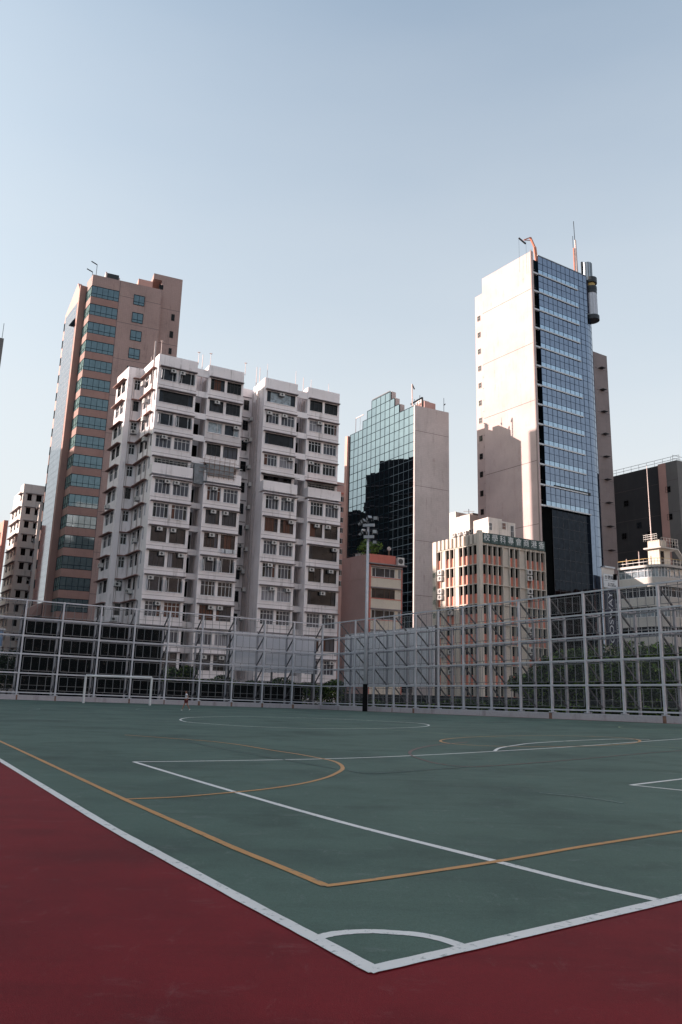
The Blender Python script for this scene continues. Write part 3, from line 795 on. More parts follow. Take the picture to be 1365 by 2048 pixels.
for k in range(nf + 1):
    zt = w0 - k * fh; zb = zt - fh * .62
    z1 = ZB if k == 0 else zt + fh * .38
    bm_.box(FB, .0, u5 - .0, zt, z1, -.35, 0, 'brown_tile' if k == 0 else 'brown_band'); bm_.box(FBL, .002, lu, zt, z1, -.35, 0, 'brown_tile' if k == 0 else 'brown_band')
    if zb < 0: break
    window(TB, FB, .0, u5, zb, zt, 0, (.2, .4, .6, .8), (.32,), 'frame_teal', 'm_teal_win', .04, .09)
    window(TB, FBL, .0, lu, zb, zt, 0, (.3, .65), (.32,), 'frame_teal', 'p_side', .04, .07)
TB.part('wall', bm_)
# joints and small windows
joints(TB, FB, [(u5 + .05, u14, z, z + .1, .05, .06) for z in [ZB - 3.6] + [w0 - fh * (1.72 + 3 * i * .667) for i in range(11)]] + [(u5 - .04, u5 + .04, 0, ZB - .01, .05, .062)])
sa, _ = FB.px(267.5, 600); sb, _ = FB.px(289.5, 604)
for k in range(nf - 1):
    zt = FB.px(278, 591)[1] - k * fh
    window(TB, FB, sa, sb, zt - 2.35, zt, .05, (.5,), (.3,), 'frame_teal', 'm_teal_win', -.005, .1)
# recessed right part with penthouse
rp = MB(); up_, zp = FB.px(309, 545.6, -1.2); ue, ze = FB.px(366, 560.5, -1.2)
rp.box(FB, u14 - .01, ue, 0, ze - 1.2, -14, -1.2, 'brown_tile'); rp.box(FB, up_, ue - .002, ze - 1.2, (zp + ze) / 2, -8, -1.199, 'brown_tile')
b0, zb0 = FB.px(278, 557, -2); b1, _ = FB.px(296, 560, -2); rp.box(FB, b0, up_ - .002, ZB - 2, zb0, -8, -2, 'pink_stone')
TB.part('stair_core', rp)
for (xa, ya, xb, yb) in ((319, 569, 326.5, 580), (343.5, 628, 349, 642.5), (340, 662, 346, 676.5), (338, 696, 343, 709)):
    a, z1 = FB.px(xa, ya, -1.2); b, z0 = FB.px(xb, yb, -1.2); window(TB, FB, a, b, z0, z1, -1.2, (), (), 'frame_black', 'p_black', -.03, .06)
joints(TB, FB, [(u14, ue, FB.px(345, y, -1.2)[1], FB.px(345, y, -1.2)[1] + .1, -1.2, -1.19) for y in (621, 691, 760)])
# fin and left glass face
OF = 1.3
fin = MB(); fin.box(FBL, lu, lu + .6, 0, ZB - 1.0, -.5, OF, 'brown_band')
TB.part('corner_fin', fin)
FG = Face(FBL.p(lu + .6, 0, OF - .02), FBL.p(30, 0, OF - .02))
g0 = FG.px(164.7, 593.4); g1 = FG.px(136, 630.8); ge = FG.px(131, 632)
print('glass face', g0, g1, ge)
zg = (g0[1] + g1[1]) / 2
ws = MB()
top = [FG.px(169.5, 565.5), FG.px(157, 566.5), FG.px(137, 618), FG.px(131.5, 632)]
GL = top[-1][0]
print('top', top)
zc = [t[1] for t in top]
pts = [(0, 0), (0, zc[0]), (top[1][0], zc[1]), (top[2][0], zc[2]), (GL, zc[3] - .0), (GL, 0)]
fr = [FG.p(u, z, 0) for u, z in pts]; bk_ = [FG.p(u, z, -.8) for u, z in pts]
ws.quad(fr, 'pink_stone'); ws.quad(bk_, 'pink_stone')
for i in range(len(pts)): j = (i + 1) % len(pts); ws.quad([fr[i], fr[j], bk_[j], bk_[i]], 'pink_stone')
TB.part('side_wall', ws)
gg = MB(); gw = GL - 1.0; gg.box(FG, .55, gw, 3, zg, .003, .06, 'm_pale'); gp = TB.part('glass_wall', gg)
gr = MB(); n = 12
for i in range(n + 1): q = .55 + (gw - .55) * i / n; gr.box(FG, q - .03, q + .03, 3, zg, .06, .072, 'steel_thin')
z = zg
while z > 3: gr.box(FG, .55, gw, z - .04, z, .06, .07, 'steel_thin'); z -= fh / 3
TB.part('mullion_grid', gr, gp)
ow = MB(); a_, z_ = FG.px(150, 650); ow.hexa([FG.p(a_, z_, .1), FG.p(a_ + 1.2, z_, .1), FG.p(a_ + 1.2, z_, 1.0), FG.p(a_, z_, 1.0), FG.p(a_, z_ + 1.6, .1), FG.p(a_ + 1.2, z_ + 1.6, .1), FG.p(a_ + 1.2, z_ + 1.6, .14), FG.p(a_, z_ + 1.6, .14)], 'frame_teal'); TB.part('open_window', ow)
ends = MB(); FE = FG
for k in range(nf): window(TB, FG, gw + .15, GL - .1, w0 - k * fh - 5.2, w0 - k * fh - 3.4, 0, (), (), 'frame_teal', 'p_dark', -.01, .05) if k < 20 else None
# roof gear
rg = MB(); a, z = FB.px(214, 556, -1.5); b, _ = FB.px(238, 560, -1.5); rg.box(FB, a, b, ZB - 1.2, ZB + 1.9, -4, -1.5, 'frame_black'); rg.box(FB, a - .3, a, ZB - 1.2, ZB + 2.1, -4, -1.5, 'mast_white'); rg.box(FB, b, b + .25, ZB - 1.2, ZB + 1.4, -4, -1.6, 'mast_white')
TB.part('water_tank', rg)
for (x, y, xt, yt, xe, ye) in ((193, 548, 194.5, 529.5, 183.5, 522.5), (185, 552, 185.5, 544, 174.5, 537.5)):
    mb = MB(); u1_, _ = FB.px(x, y, -.8); _, z2 = FB.px(xt, yt, -.8); P = FB.p(u1_, ZB - 1.2, -.8); Q = FB.p(u1_, z2, -.8)
    mb.bar(P, Q, .06, 'dark_metal'); q = FB.px(xe, ye, -.8); mb.bar(Q, FB.p(q[0], q[1], -.8), .12, 'dark_metal'); TB.part('roof_lamp', mb)
cn = MB(); a, z = FB.px(80, 1185, 3)
# small canopy at the foot on the left side
P0 = FG.p(2, 0, .1)
cn.hexa([FG.p(1, 15.0, .12), FG.p(9, 15.0, .12), FG.p(9, 14.2, 2.4), FG.p(1, 14.2, 2.4), FG.p(1, 17.4, .12), FG.p(9, 17.4, .12), FG.p(8, 16.2, 2.2), FG.p(2, 16.2, 2.2)], 'brown_band'); TB.part('canopy', cn)

# ---------------------------------------------------------------- teal glass building
A3 = at_y(831.3, 810.3, 170); Z3 = A3.z
e3 = at_z(898, 825.2, Z3); l3 = at_z(701, 870.8, Z3)
F3 = Face(A3, e3); F3L = Face(A3, l3); NC = 14; cw = F3L.L / NC
z_a = F3L.px(828, 829.7)[1]; z_b = F3L.px(828, 919)[1]; rh = (z_a - z_b) / 5; print('teal row', rh, 'col', cw)
T3 = Thing('office_building', 'teal mirror glass office building with stepped top and blank concrete side', 'building', (A3.x, A3.y, 0))
b3 = MB()
bx3 = F3L.p(F3L.L, 0, -.4)
b3.prism([(p.x, p.y) for p in (F3L.p(.35, 0, -.3), F3L.p(F3L.L, 0, -.3), F3L.p(F3L.L, 0, -9.2), F3.p(F3.L, 0, -F3L.L + .4), F3.p(F3.L, 0, 0), F3.p(0, 0, 0))], 0, Z3 - .4, 'teal_tower_concrete')
b3.box(F3, 0, F3.L, Z3 - .4, Z3, -.3, 0, 'teal_tower_concrete')
b3.box(F3L, 0.003, .45, 0, Z3 + .05, -.4, .12, 'teal_tower_concrete')
T3.part('concrete_wall', b3)
joints(T3, F3, [(0.1, F3.L, F3.px(833, y)[1] - .08, F3.px(833, y)[1], .0, .012) for y in (860.5, 970.5, 1080, 1190)])
gl = MB(); gl.box(F3L, .45, F3L.L, 2, Z3, -.3, -.03, 'frame_teal'); rows3 = [Z3]
while rows3[-1] - rh > 2: rows3.append(rows3[-1] - rh)
sheets(gl, F3L, .45, F3L.L, NC, rows3[::-1], .0, 'm_teal')
lev = [(3, 11, 1), (4, 10, 2), (5, 9, 3)]
def c2u(c): return F3L.L - c * cw   # column index counted from the far end
LV = [(F3L.L - cw * (14 - 3) + 0, 0)]
lv = [(cw * 3.2, cw * 11.1, 1), (cw * 4.2, cw * 10.1, 2), (cw * 5.0, cw * 9.1, 3)]
rf = MB()
for a, b, k in lv:
    gl.box(F3L, a, b, Z3 + rh * (k - 1), Z3 + rh * k, -.3, -.03, 'frame_teal'); sheets(gl, F3L, a, b, round((b - a) / cw), [Z3 + rh * (k - 1), Z3 + rh * k], .0, 'm_teal')
    rf.box(F3L, a + .02, b - .02, Z3 - .3 if k == 1 else Z3 + rh * (k - 1), Z3 + rh * k + .15, -1.6, -.31, 'teal_tower_concrete')
gp = T3.part('glass_wall', gl); T3.part('stepped_parapet', rf)
mh = MB(); mh.box(F3L, .6, cw * 3.6, Z3 - .4, Z3 + 2.0, -6.5, -3.2, 'pink_wall'); mh.box(F3L, cw * 1.2, cw * 2.2, Z3 + 2.0, Z3 + 3.0, -6, -3.6, 'ac_white'); T3.part('machine_room', mh)
gr = MB(); 
for i in range(NC + 1):
    u_ = .45 + (F3L.L - .45) * i / NC
    k = sum(1 for a, b, k in lv if a - .3 <= u_ <= b + .3)
    gr.box(F3L, u_ - .05, u_ + .05, 2, Z3 + rh * k, 0, .05, 'frame_teal')
z = Z3; i = 0
while z > 2: gr.box(F3L, .45, F3L.L, z - .06, z + .06, 0, .04, 'frame_teal'); z -= rh
for a, b, k in lv: gr.box(F3L, a, b, Z3 + rh * k - .06, Z3 + rh * k + .06, 0, .04, 'frame_teal')
T3.part('mullion_grid', gr, gp)
ef = MB(); ef.box(F3L, F3L.L + .5, F3L.L + 1.6, 0, Z3 - .1, -1, .5, 'pink_stone'); ef.box(F3L, F3L.L, F3L.L + .5, 0, Z3 - .3, -.8, -.2, 'p_black'); T3.part('end_fin', ef)
for (x, y, h) in ((790, 800, 3), (815, 806, 3.6), (802, 804, 3.2), (812, 806, 3)):
    u_, _ = F3L.px(x, y, -4); 
mb = MB(); 
for u_, h in ((1.5, 3.5), (2.5, 2.8), (3.6, 3.2), (4.5, 3.0)): mb.bar(F3L.p(u_, Z3 - .4, -2.5), F3L.p(u_, Z3 + h, -2.5), .08, 'dark_metal')
mb.bar(F3L.p(1.5, Z3 + 2, -2.5), F3L.p(4.5, Z3 + 1.6, -2.5), .06, 'dark_metal'); T3.part('roof_rack', mb)
mb = MB(); P = F3.p(1.2, Z3 - .4, -1.5); Q = F3.p(1.2, Z3 + 2.0, -1.5)
q1 = F3.p(.6, Z3 + 1.3, -3); q2 = F3.p(2.9, Z3 + 3.0, -1.5); q3 = F3.p(2.9, Z3, -1.5)
mb.bar(q1, q2, .2, 'frame_black', n=6); mb.bar(q2, q3, .2, 'frame_black', n=6); mb.bar(F3.p(.5, Z3 - .3, -2), F3.p(.3, Z3 + 6, -2), .15, 'mast_white', n=5); mb.bar(F3.p(.3, Z3 + 6, -2), F3.p(1.0, Z3 + 4.8, -2), .15, 'dark_metal'); T3.part('roof_pipe', mb)
mb = MB(); mb.bar(F3.p(8.3, Z3 - .3, -.5), F3.p(8.3, Z3 + 3.6, -.5), .07, 'dark_metal'); mb.bar(F3.p(8.3, Z3 + 1.8, -.5), F3.p(8.7, Z3 + 2.2, -.5), .15, 'dark_metal'); T3.part('aerial', mb)
mb = MB(); mb.bar(F3L.p(F3L.L - 1, Z3 - .4, -1), F3L.p(F3L.L - 1, Z3 + 4.8, -1), .1, 'mast_white'); mb.bar(F3L.p(F3L.L - 1, Z3 + 4.6, -1), F3L.p(F3L.L - 4.5, Z3 + 4.6, -1), .12, 'mast_white'); mb.bar(F3L.p(F3L.L - 3, Z3 - .4, -1), F3L.p(F3L.L - 3, Z3 + 4.6, -1), .05, 'mast_white'); T3.part('window_hoist', mb)
mb = MB(); mb.bar(F3L.p(cw * 9.1 + .4, Z3 + rh * 3 + .6, -.5), F3L.p(cw * 5.5, Z3 + rh * 3 + .6, -.5), .1, 'dark_metal'); mb.bar(F3L.p(cw * 6, Z3 + rh * 3, -.5), F3L.p(cw * 6, Z3 + rh * 3 + .6, -.5), .1, 'dark_metal'); T3.part('roof_rail', mb)

# ---------------------------------------------------------------- blue glass tower
A4 = at_y(1063, 501.5, 165); Z4 = A4.z; l4 = at_z(964.5, 557.8, Z4)
F4L = Face(A4, l4); F4 = Face(A4, hv(A4, 31.5, 20))
T4 = Thing('glass_tower', 'tall blue glass office tower with blank white side wall and round corner', 'building', (A4.x, A4.y, 0))
u_s = F4.px(1076, 520)[0]; u_e, z_e = F4.px(1172, 552)
print('tower', Z4, F4L.L, u_s, u_e, z_e)
WD = 3.0
w4 = MB(); w4.box(F4L, 0, F4L.L, 0, Z4, -.55, 0, 'tower_white'); w4.box(F4L, .0, .3, 0, Z4 + .3, 0.002, .15, 'tower_wing')
T4.part('side_wall', w4)
joints(T4, F4L, [(.3, F4L.L, F4L.px(1068, y)[1] - .1, F4L.px(1068, y)[1], 0, .02) for y in (574, 684, 800, 922, 1049)])
an, zan = F4L.px(950.5, 595, -1.5); a0 = F4L.L
am = MB(); am.box(F4L, a0, an, 0, zan, -8, -1.5, 'tower_white'); T4.part('annex_wall', am)
for i in range(13):
    y = [637, 670, 703, 737, 771, 806, 841, 877, 913, 949, 987, 1024, 1060][i]
    x = 958.5 + (y - 637) * .018; u_, z = F4L.px(x, y, -1.5); window(T4, F4L, u_ - .45, u_ + .55, z - .7, z + .7, -1.5, (.5,), (.5,), 'frame_black', 'p_dark', -.02, .07)
pipe(T4, F4L, a0 + .25, 2, Z4 - 22, -1.3, .12, 'tower_wing')
# body core
RC = 6.4; us_ = u_e - 1.2
def arc4(d=0., n=10):
    c = F4.p(us_, 0, -RC); out = []
    for i in range(n + 1):
        t = math.pi / 2 * 1.15 * i / n; q = F4.p(us_ + (RC + d) * math.sin(t), 0, -RC + (RC + d) * math.cos(t)); out.append(Vector((q.x, q.y)))
    return out
z_cut = F4.px(1178, 628)[1]
core = [F4.p(1.2, 0, -1.3), F4.p(us_ - .3, 0, -1.3)]; core = [Vector((p.x, p.y)) for p in core] + arc4(-.25) + [Vector(F4.p(us_ + 3, 0, -13).xy), Vector(F4.p(1.2, 0, -15).xy)]
c4 = MB(); c4.prism(core, 0, z_cut, 'frame_teal')
core2 = [Vector(p.xy) for p in (F4.p(1.2, 0, -.9), F4.p(u_e - .1, 0, -.2), F4.p(u_e - .1, 0, -10), F4.p(1.2, 0, -14))]
c4.prism(core2, z_cut, Z4 - 1.4, 'frame_teal'); T4.part('core', c4)
bz = [544.9, 581.5, 617.5, 653.9, 690.2, 728.9, 766.4, 805, 844, 885.4, 927, 969, 1010]
bzz = [F4.px(1069 + (y - 545) * .035, y)[1] for y in bz]; print('bands', [round(a - b, 2) for a, b in zip(bzz, bzz[1:])])
fh4 = (bzz[0] - bzz[-1]) / 12; bzz = [bzz[0] - fh4 * i for i in range(13)]
ztop = z_e + .0
ub = F4.px(1155.5, 580)[0]
zlow = bzz[-1]
ncol = 10; cwt = (us_ - u_s) / ncol
def strip(mb, pts, z0, z1, d0, m):
    for a, b in zip(pts, pts[1:]): mb.quad([(a.x, a.y, z0), (b.x, b.y, z0), (b.x, b.y, z1), (a.x, a.y, z1)], m)
gl = MB()
# glass per floor: blue with pale spandrel row above each band
zt = ztop
zz4 = [ztop] + bzz
for i in range(len(zz4) - 1):
    zt, zb = zz4[i], zz4[i + 1]; h = zt - zb; sp = zb + (fh4 * .27)
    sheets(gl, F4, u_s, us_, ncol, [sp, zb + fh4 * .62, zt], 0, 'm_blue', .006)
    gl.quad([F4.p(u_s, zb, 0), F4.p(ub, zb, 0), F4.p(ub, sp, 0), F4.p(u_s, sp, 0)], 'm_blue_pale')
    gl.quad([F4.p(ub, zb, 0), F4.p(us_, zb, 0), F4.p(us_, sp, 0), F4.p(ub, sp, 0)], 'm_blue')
arcp = arc4(0)
gl.quad([F4.p(us_, z_cut, 0), F4.p(u_e, z_cut, 0), F4.p(u_e, ztop, 0), F4.p(us_, ztop, 0)], 'm_blue')
gl.quad([F4.p(u_e, z_cut, 0), F4.p(u_e, z_cut, -9), F4.p(u_e, ztop, -9), F4.p(u_e, ztop, 0)], 'm_blue')
strip(gl, arcp, 6, z_cut, 0, 'm_blue')
gl.prism([F4.p(us_ + .02, 0, -.1).xy] + [p for p in arc4(-.02)] + [F4.p(us_ + 2, 0, -8).xy], z_cut - .3, z_cut - .1, 'frame_teal')
ulr, _ = F4.px(1182, 1030)
gl.quad([F4.p(ulr, 6, .0), F4.p(us_, 6, 0), F4.p(us_, zlow, 0), F4.p(ulr, zlow, 0)], 'm_blue')
gw4 = T4.part('glass_wall', gl)
gr = MB()
for i in range(ncol + 1): u_ = u_s + cwt * i; gr.box(F4, u_ - .03, u_ + .03, zlow, ztop, 0, .05, 'frame_blue')
i = 0
for p in arcp[::2]:
    q = p; gr.bar((q.x, q.y, 6), (q.x, q.y, z_cut), .04, 'frame_blue')
lvls = []
for i in range(len(zz4) - 1):
    zb = zz4[i + 1]; lvls += [zb, zb + fh4 * .27, zb + fh4 * .62]
z = zlow - fh4
while z > 6: lvls += [z, z + fh4 * .45]; z -= fh4
for z in lvls:
    if z > zlow - .1: gr.box(F4, u_s, us_, z - .03, z + .03, 0, .045, 'frame_blue')
    if z < z_cut:
        for a, b in zip(arcp, arcp[1:]): gr.bar((a.x, a.y, z), (b.x, b.y, z), .04, 'frame_blue')
    else: gr.box(F4, us_, u_e, z - .03, z + .03, 0, .045, 'frame_blue')
gr.box(F4, u_s, u_e, ztop - .1, ztop + .12, -.15, .08, 'steel_thin')
T4.part('mullion_grid', gr, gw4)
for i, z in enumerate(bzz):
    bd = MB(); bd.box(F4, u_s - .05, ub if i < 12 else ulr, z - .17, z + .12, .05, .22, 'frame_white'); bd.box(F4, .35, u_s - .05, z - .18, z + .2, -.5, .05, 'frame_white'); T4.part('sunshade_band', bd)
sl_ = MB(); sl_.box(F4, .1, u_s - .05, 0, Z4 - 3, -1.1, -.9, 'p_black')
z = zlow
while z < Z4 - 4:
    sl_.box(F4, .12, u_s - .06, z + 1.4, z + 1.5, -.9, -.84, 'steel_thin'); z += fh4
T4.part('recess', sl_)
dg_ = MB(); u_k = F4.px(1109, 1050)[0]
dg_.box(F4, 1.3, u_k, 4, zlow - .3, -1.25, -.75, 'black_net'); dg_.box(F4, u_k, ulr - .25, 4, zlow - .3, -1.2, -.5, 'm_black'); dg_.box(F4, ulr - .25, ulr, 4, zlow - .3, -1, .05, 'm_blue')
dk = T4.part('dark_glass', dg_)
gr = MB()
for i in range(8): u_ = u_k + (ulr - u_k) * i / 7; gr.box(F4, u_ - .03, u_ + .03, 4, zlow - .3, -.5, -.47, 'steel_dark')
z = zlow - 2
while z > 5: gr.box(F4, u_k, ulr - .25, z, z + .06, -.5, -.46, 'steel_dark'); z -= fh4 / 2
T4.part('mullion_grid', gr, dk)
bd = MB(); a, z = F4.px(1109, 978); b, _ = F4.px(1181, 990); z = F4.px(1145, 982)[1]; bd.box(F4, a, b, z - .25, z + .45, .06, .14, 'p_black'); T4.part('vent_slot', bd)
# cylinder feature on the round corner
RC2 = 0
cc = F4.p(F4.px(1185, 640, -.8)[0], 0, -.8); cg = F4.p(F4.px(1174, 545, -1.2)[0], 0, -1.2)
def cyl(name, z0, z1, r, m, parent=None, n=20, cc=cc):
    mb = MB(); mb.bar((cc.x, cc.y, z0), (cc.x, cc.y, z1), r, m, n=n); return T4.part(name, mb, parent)
FC = Face((cc.x, cc.y), hv(cc, DIRF, 1))
dz = lambda y: FC.px(1185, y, 0)[1]
cyl('lantern_drum', dz(636), dz(590) , 1.35, 'steel'); cyl('lantern_ring', dz(642), dz(634), 1.75, 'lamp_dark'); cyl('lantern_ring', dz(583), dz(577), 1.5, 'lamp_dark')
cyl('lantern_drum', dz(590), dz(583), 1.45, 'lamp_dark'); cyl('lantern_neck', dz(577), dz(570), 1.1, 'yellow_rail'); cyl('lantern_ring', dz(570), dz(560), 1.6, 'lamp_dark'); cyl('lantern_cage', dz(566), dz(531), 1.25, 'silver', cc=cg)
mb = MB()
for i in range(12):
    t = 6.283 * i / 12
    for r_, za, zb in ((1.38, dz(634), dz(592)), (1.28, dz(560), dz(531))): q_ = cc if r_ > 1.3 else cg; mb.bar((q_.x + r_ * math.cos(t), q_.y + r_ * math.sin(t), za), (q_.x + r_ * math.cos(t), q_.y + r_ * math.sin(t), zb), .06, 'frame_white' if r_ > 1.3 else 'lamp_dark')
mb.box(FC, -1.9, -1.2, dz(630), dz(560), -.6, .4, 'banner_navy'); mb.bar((cg.x - 1.3, cg.y - .5, dz(566)), (cg.x - 1.3, cg.y - .5, dz(529)), .3, 'lamp_dark')
T4.part('lantern_ribs', mb)
# masts
mb = MB(); u_, _ = F4.px(1153, 545, -3); P = F4.p(u_, Z4 - 2, -3)
zt1 = F4.px(1151, 481, -3)[1]; zt2 = F4.px(1149, 443, -3)[1]
mb.bar(P + Vector((.25, 0, 0)), (P.x + .1, P.y, zt1), .34, 'mast_white', .26, n=6); mb.bar(P - Vector((.45, 0, 0)), (P.x - .4, P.y, zt1 - 2.3), .2, 'crane_orange', n=5); mb.bar((P.x, P.y, zt1), (P.x - .1, P.y, zt2), .09, 'dark_metal'); mb.bar((P.x - .5, P.y, zt1 - 2.5), (P.x - .5, P.y, zt1 + 1.2), .07, 'dark_metal'); T4.part('mast', mb)
mb = MB(); d_ = -1.5
pp = [F4.px(x, y, d_) for x, y in ((1074, 507), (1070, 495), (1061, 475), (1048, 480), (1038, 476))]
Q = [F4.p(u, z, d_) for u, z in pp]; Q[0].z = Z4 - 2
mb.bar(Q[0], Q[1], .42, 'crane_orange'); mb.bar(Q[1], Q[2], .28, 'crane_orange'); mb.bar(Q[2], Q[3], .16, 'crane_orange'); mb.bar(Q[2] + Vector((0, 0, -.8)), Q[3], .1, 'crane_orange'); mb.bar(Q[4], F4.p(pp[3][0] + .6, pp[3][1] - .8, d_), .2, 'dark_metal')
mb.bar(Q[4], Q[4] - Vector((0, 0, 9)), .025, 'dark_metal'); mb.bar(Q[3] + Vector((.5, 0, 0)), Q[3] - Vector((-.5, 0, 9)), .025, 'dark_metal'); T4.part('cleaning_crane', mb)
# brown rear wing
a, z = F4.px(1196, 706, -12); b, z2 = F4.px(1214, 712, -12); mb = MB()
b = F4.px(1236.5, 1120, -12)[0]
mb.box(F4, 16, b, 0, z, -30, -12, 'tower_wing'); wg = T4.part('rear_wing', mb)
mb = MB(); a, _ = F4.px(1200, 740, -12); zz_ = z - 4.5
while zz_ > 8: joints(T4, F4, [(a - 2, b, zz_, zz_ + .1, -12, -11.98)], wg); joints(T4, F4, [(a - .5, a + 1.0, zz_ + .1, zz_ + .22, -12, -10.8)], wg, 'ledge', 'dark_metal'); zz_ -= 6.2
pod = MB(); fz_ = F4.px(1235, 1133, 1)[1]
a = F4.px(1186, 1140, .8)[0]; b = F4.px(1234, 1140, .8)[0]
pod.box(F4, us_ + .5, b + .4, 0, fz_ - .4, -9, -.3, 'far_white'); pod.box(F4, b - 3, b + .5, fz_ - .4, fz_, -9, 0, 'frame_white'); T4.part('podium', pod)

# banner and signboard hung on the tower podium
FBN = Face(F4.p(0, 0, 1.2), F4.p(5, 0, 1.2))
TBN = Thing('hanging_banner', 'navy vertical banner with pale letters on the foot of the glass tower', 'banner', F4.p(ulr, 10, 1.2))
xa, zt_ = FBN.px(1209, 1178); xb, _ = FBN.px(1236, 1178); _, zb_ = FBN.px(1222, 1292)
xa2, _ = FBN.px(1213, 1290)
mb = MB(); mb.box(FBN, xa, xb, zb_, zt_, -.15, 0, 'banner_navy'); TBN.part('cloth', mb)
mb = MB(); mb.bar(FBN.p(xa - .2, zt_ + .1, -.1), FBN.p(xb + .2, zt_ + .1, -.1), .08, 'steel_thin'); mb.bar(FBN.p(xa - .25, zb_ - 3, -.2), FBN.p(xa - .25, zt_ + 3, -.2), .12, 'mast_white'); TBN.part('banner_pole', mb)
HZ = zt_ - zb_
text(TBN, 'COSWAY', FBN, xa + (xb - xa) * .42, (zt_ + zb_) / 2 + .1, 1.9, .02, 'letter_grey', along='up', xs=HZ * .93 / (1.9 * 4.35))
text(TBN, 'Changing Lives The Smarter Way', FBN, xa + (xb - xa) * .80, (zt_ + zb_) / 2, .62, .02, 'letter_grey', along='up', xs=HZ * .93 / (.62 * 15.2))
TSG = Thing('signboard', 'white signboard with dark writing above the navy banner', 'sign', F4.p(ulr, 20, 1.2))
xa, zt_ = FBN.px(1207.5, 1147, .3); xb, _ = FBN.px(1235, 1150, .3); _, zb_ = FBN.px(1222, 1176, .3)
mb = MB(); mb.box(FBN, xa, xb, zb_, zt_, .1, .3, 'sign_face'); mb.box(FBN, xa + .2, xb - .8, zb_ + (zt_ - zb_) * .5, zb_ + (zt_ - zb_) * .5 + .06, .3, .31, 'sign_ink'); TSG.part('board', mb)
w_ = xb - xa; hh = zt_ - zb_
text(TSG, '體驗館', FBN, xa + w_ * .61, zt_ - hh * .26, 1.0, .31, 'sign_ink'); text(TSG, '健康\n生活', FBN, xa + w_ * .16, zt_ - hh * .26, .42, .31, 'sign_ink')
text(TSG, '地下接待處\n一樓至六樓展廳', FBN, xa + w_ * .52, zb_ + hh * .24, .42, .31, 'sign_ink')

# ---------------------------------------------------------------- school block with fins
A5 = at_y(959, 1063, 125); Z5 = A5.z; F5L = Face(A5, hv(A5, 123.5, 10)); F5 = Face(A5, hv(A5, 29, 10))
uL = F5L.px(873.6, 1080.6)[0]; uLL = F5L.px(866.5, 1083)[0]; uR = F5.px(1090, 1083.8)[0]
T5 = Thing('school_building', 'concrete school block with vertical fins and coral panels under a green lettered roof sign', 'building', (A5.x, A5.y, 0))
zr0 = F5.px(968, 1088)[1]; zr1 = F5.px(968, 1206.3)[1]; f5 = (zr0 - zr1) / 3; print('school', Z5, f5, uL, uR)
def inner(Fa, Fb, d):   # meeting point of two wall planes both set back by d
    a = Fa.o + Fa.n * d; b = Fb.o + Fb.n * d; w = b - a; den = Fa.x.x * Fb.x.y - Fa.x.y * Fb.x.x
    q = a + Fa.x * ((w.x * Fb.x.y - w.y * Fb.x.x) / den); return Vector((q.x, q.y, 0))
b5 = MB(); b5.prism([p.xy for p in (inner(F5, F5L, -.78), F5.p(uR - .1, 0, -.75), F5.p(uR - .1, 0, -9), F5L.p(uLL, 0, -12), F5L.p(uLL, 0, -.75))], 0, Z5 - .9, 'school_concrete'); T5.part('body', b5)
cl = MB(); cl.prism([p.xy for p in (F5.p(.58, 0, .12), F5.p(.58, 0, -.4), F5L.p(.58, 0, -.4), F5L.p(.58, 0, .12), (F5.p(.0, 0, .22) + F5L.p(0, 0, .22)) / 2)], 0, Z5 + .25, 'school_concrete'); T5.part('corner_pillar', cl)
cl = MB(); cl.box(F5L, uL, uLL, 0, Z5 - .2, -1.2, .12, 'school_concrete'); pl_ = T5.part('end_pillar', cl)
for i, ch in enumerate('香港商會專科學校'[:6]):
    z = F5L.px(869, 1152 + i * 27)[1]; text(T5, ch, F5L, (uL + uLL) / 2, z, .95, .13, 'letter_green', pl_, xs=-1)
cellsR = 'wwwwpwwpwwww'; cellsL = 'wwwwpwwpw'
nw5 = 0; over5 = MB()
def school_face(F, cells, ua, ub, widths, top_fin, dp=-.68):
    global nw5
    tot = sum(widths[c] for c in cells); k = (ub - ua) / tot; u = ua
    fins = []
    for ci, c in enumerate(cells):
        w = widths[c] * k; fins.append(u)
        for f in range(8):
            zt = zr0 - f * f5; zm = zt - f5 * .5; zb = zt - f5
            if c == 'w':
                if nw5 < 99 and f < 6:
                    nw5 += 1; window(T5, F, u + .07, u + w - .07, zm, zt - .1, dp, (), (.85,) if R.random() < .3 else (), 'frame_black', 'p_black', .0, .04)
                else: over5.box(F, u + .07, u + w - .07, zm, zt - .1, -.7, dp, 'p_black')
                pan5(F, u, w, zb, zm, 'coral_panel', 'coral', dp + .13)
            else: pan5(F, u, w, zb, zt - .1, 'plain_panel', 'school_concrete', dp + .35)
        u += w
    fins.append(ub)
    for q in fins:
        mb = MB(); mb.box(F, q - .07, q + .07, 0, zr0 + (.15 if not top_fin else 0), -.7, .02, 'school_concrete'); T5.part('fin', mb)
    for f in range(9):
        z = zr0 - f * f5; mb = MB(); mb.box(F, ua, ub, z - .1, z + .04, -.7, -.03, 'school_concrete'); T5.part('ledge', mb)
pm5 = MB(); cnt5 = {'coral_panel': 0, 'plain_panel': 0}
def pan5(F, u, w, z0, z1, name, m, d):
    cnt5[name] += 1
    if cnt5[name] < 100: mb = MB(); mb.box(F, u + .07, u + w - .07, z0 + .04, z1, -.76, d, m); T5.part(name, mb)
    else: pm5.box(F, u + .07, u + w - .07, z0 + .04, z1, -.76, d, m)
school_face(F5, cellsR, .62, uR, {'w': 1, 'p': 1.35}, False); school_face(F5L, cellsL, .62, uL, {'w': 1, 'p': 1.0}, True, -.48)
T5.part('coral_panel', pm5, kind='stuff'); T5.part('window', over5, kind='stuff')
tf = MB()
n = 10
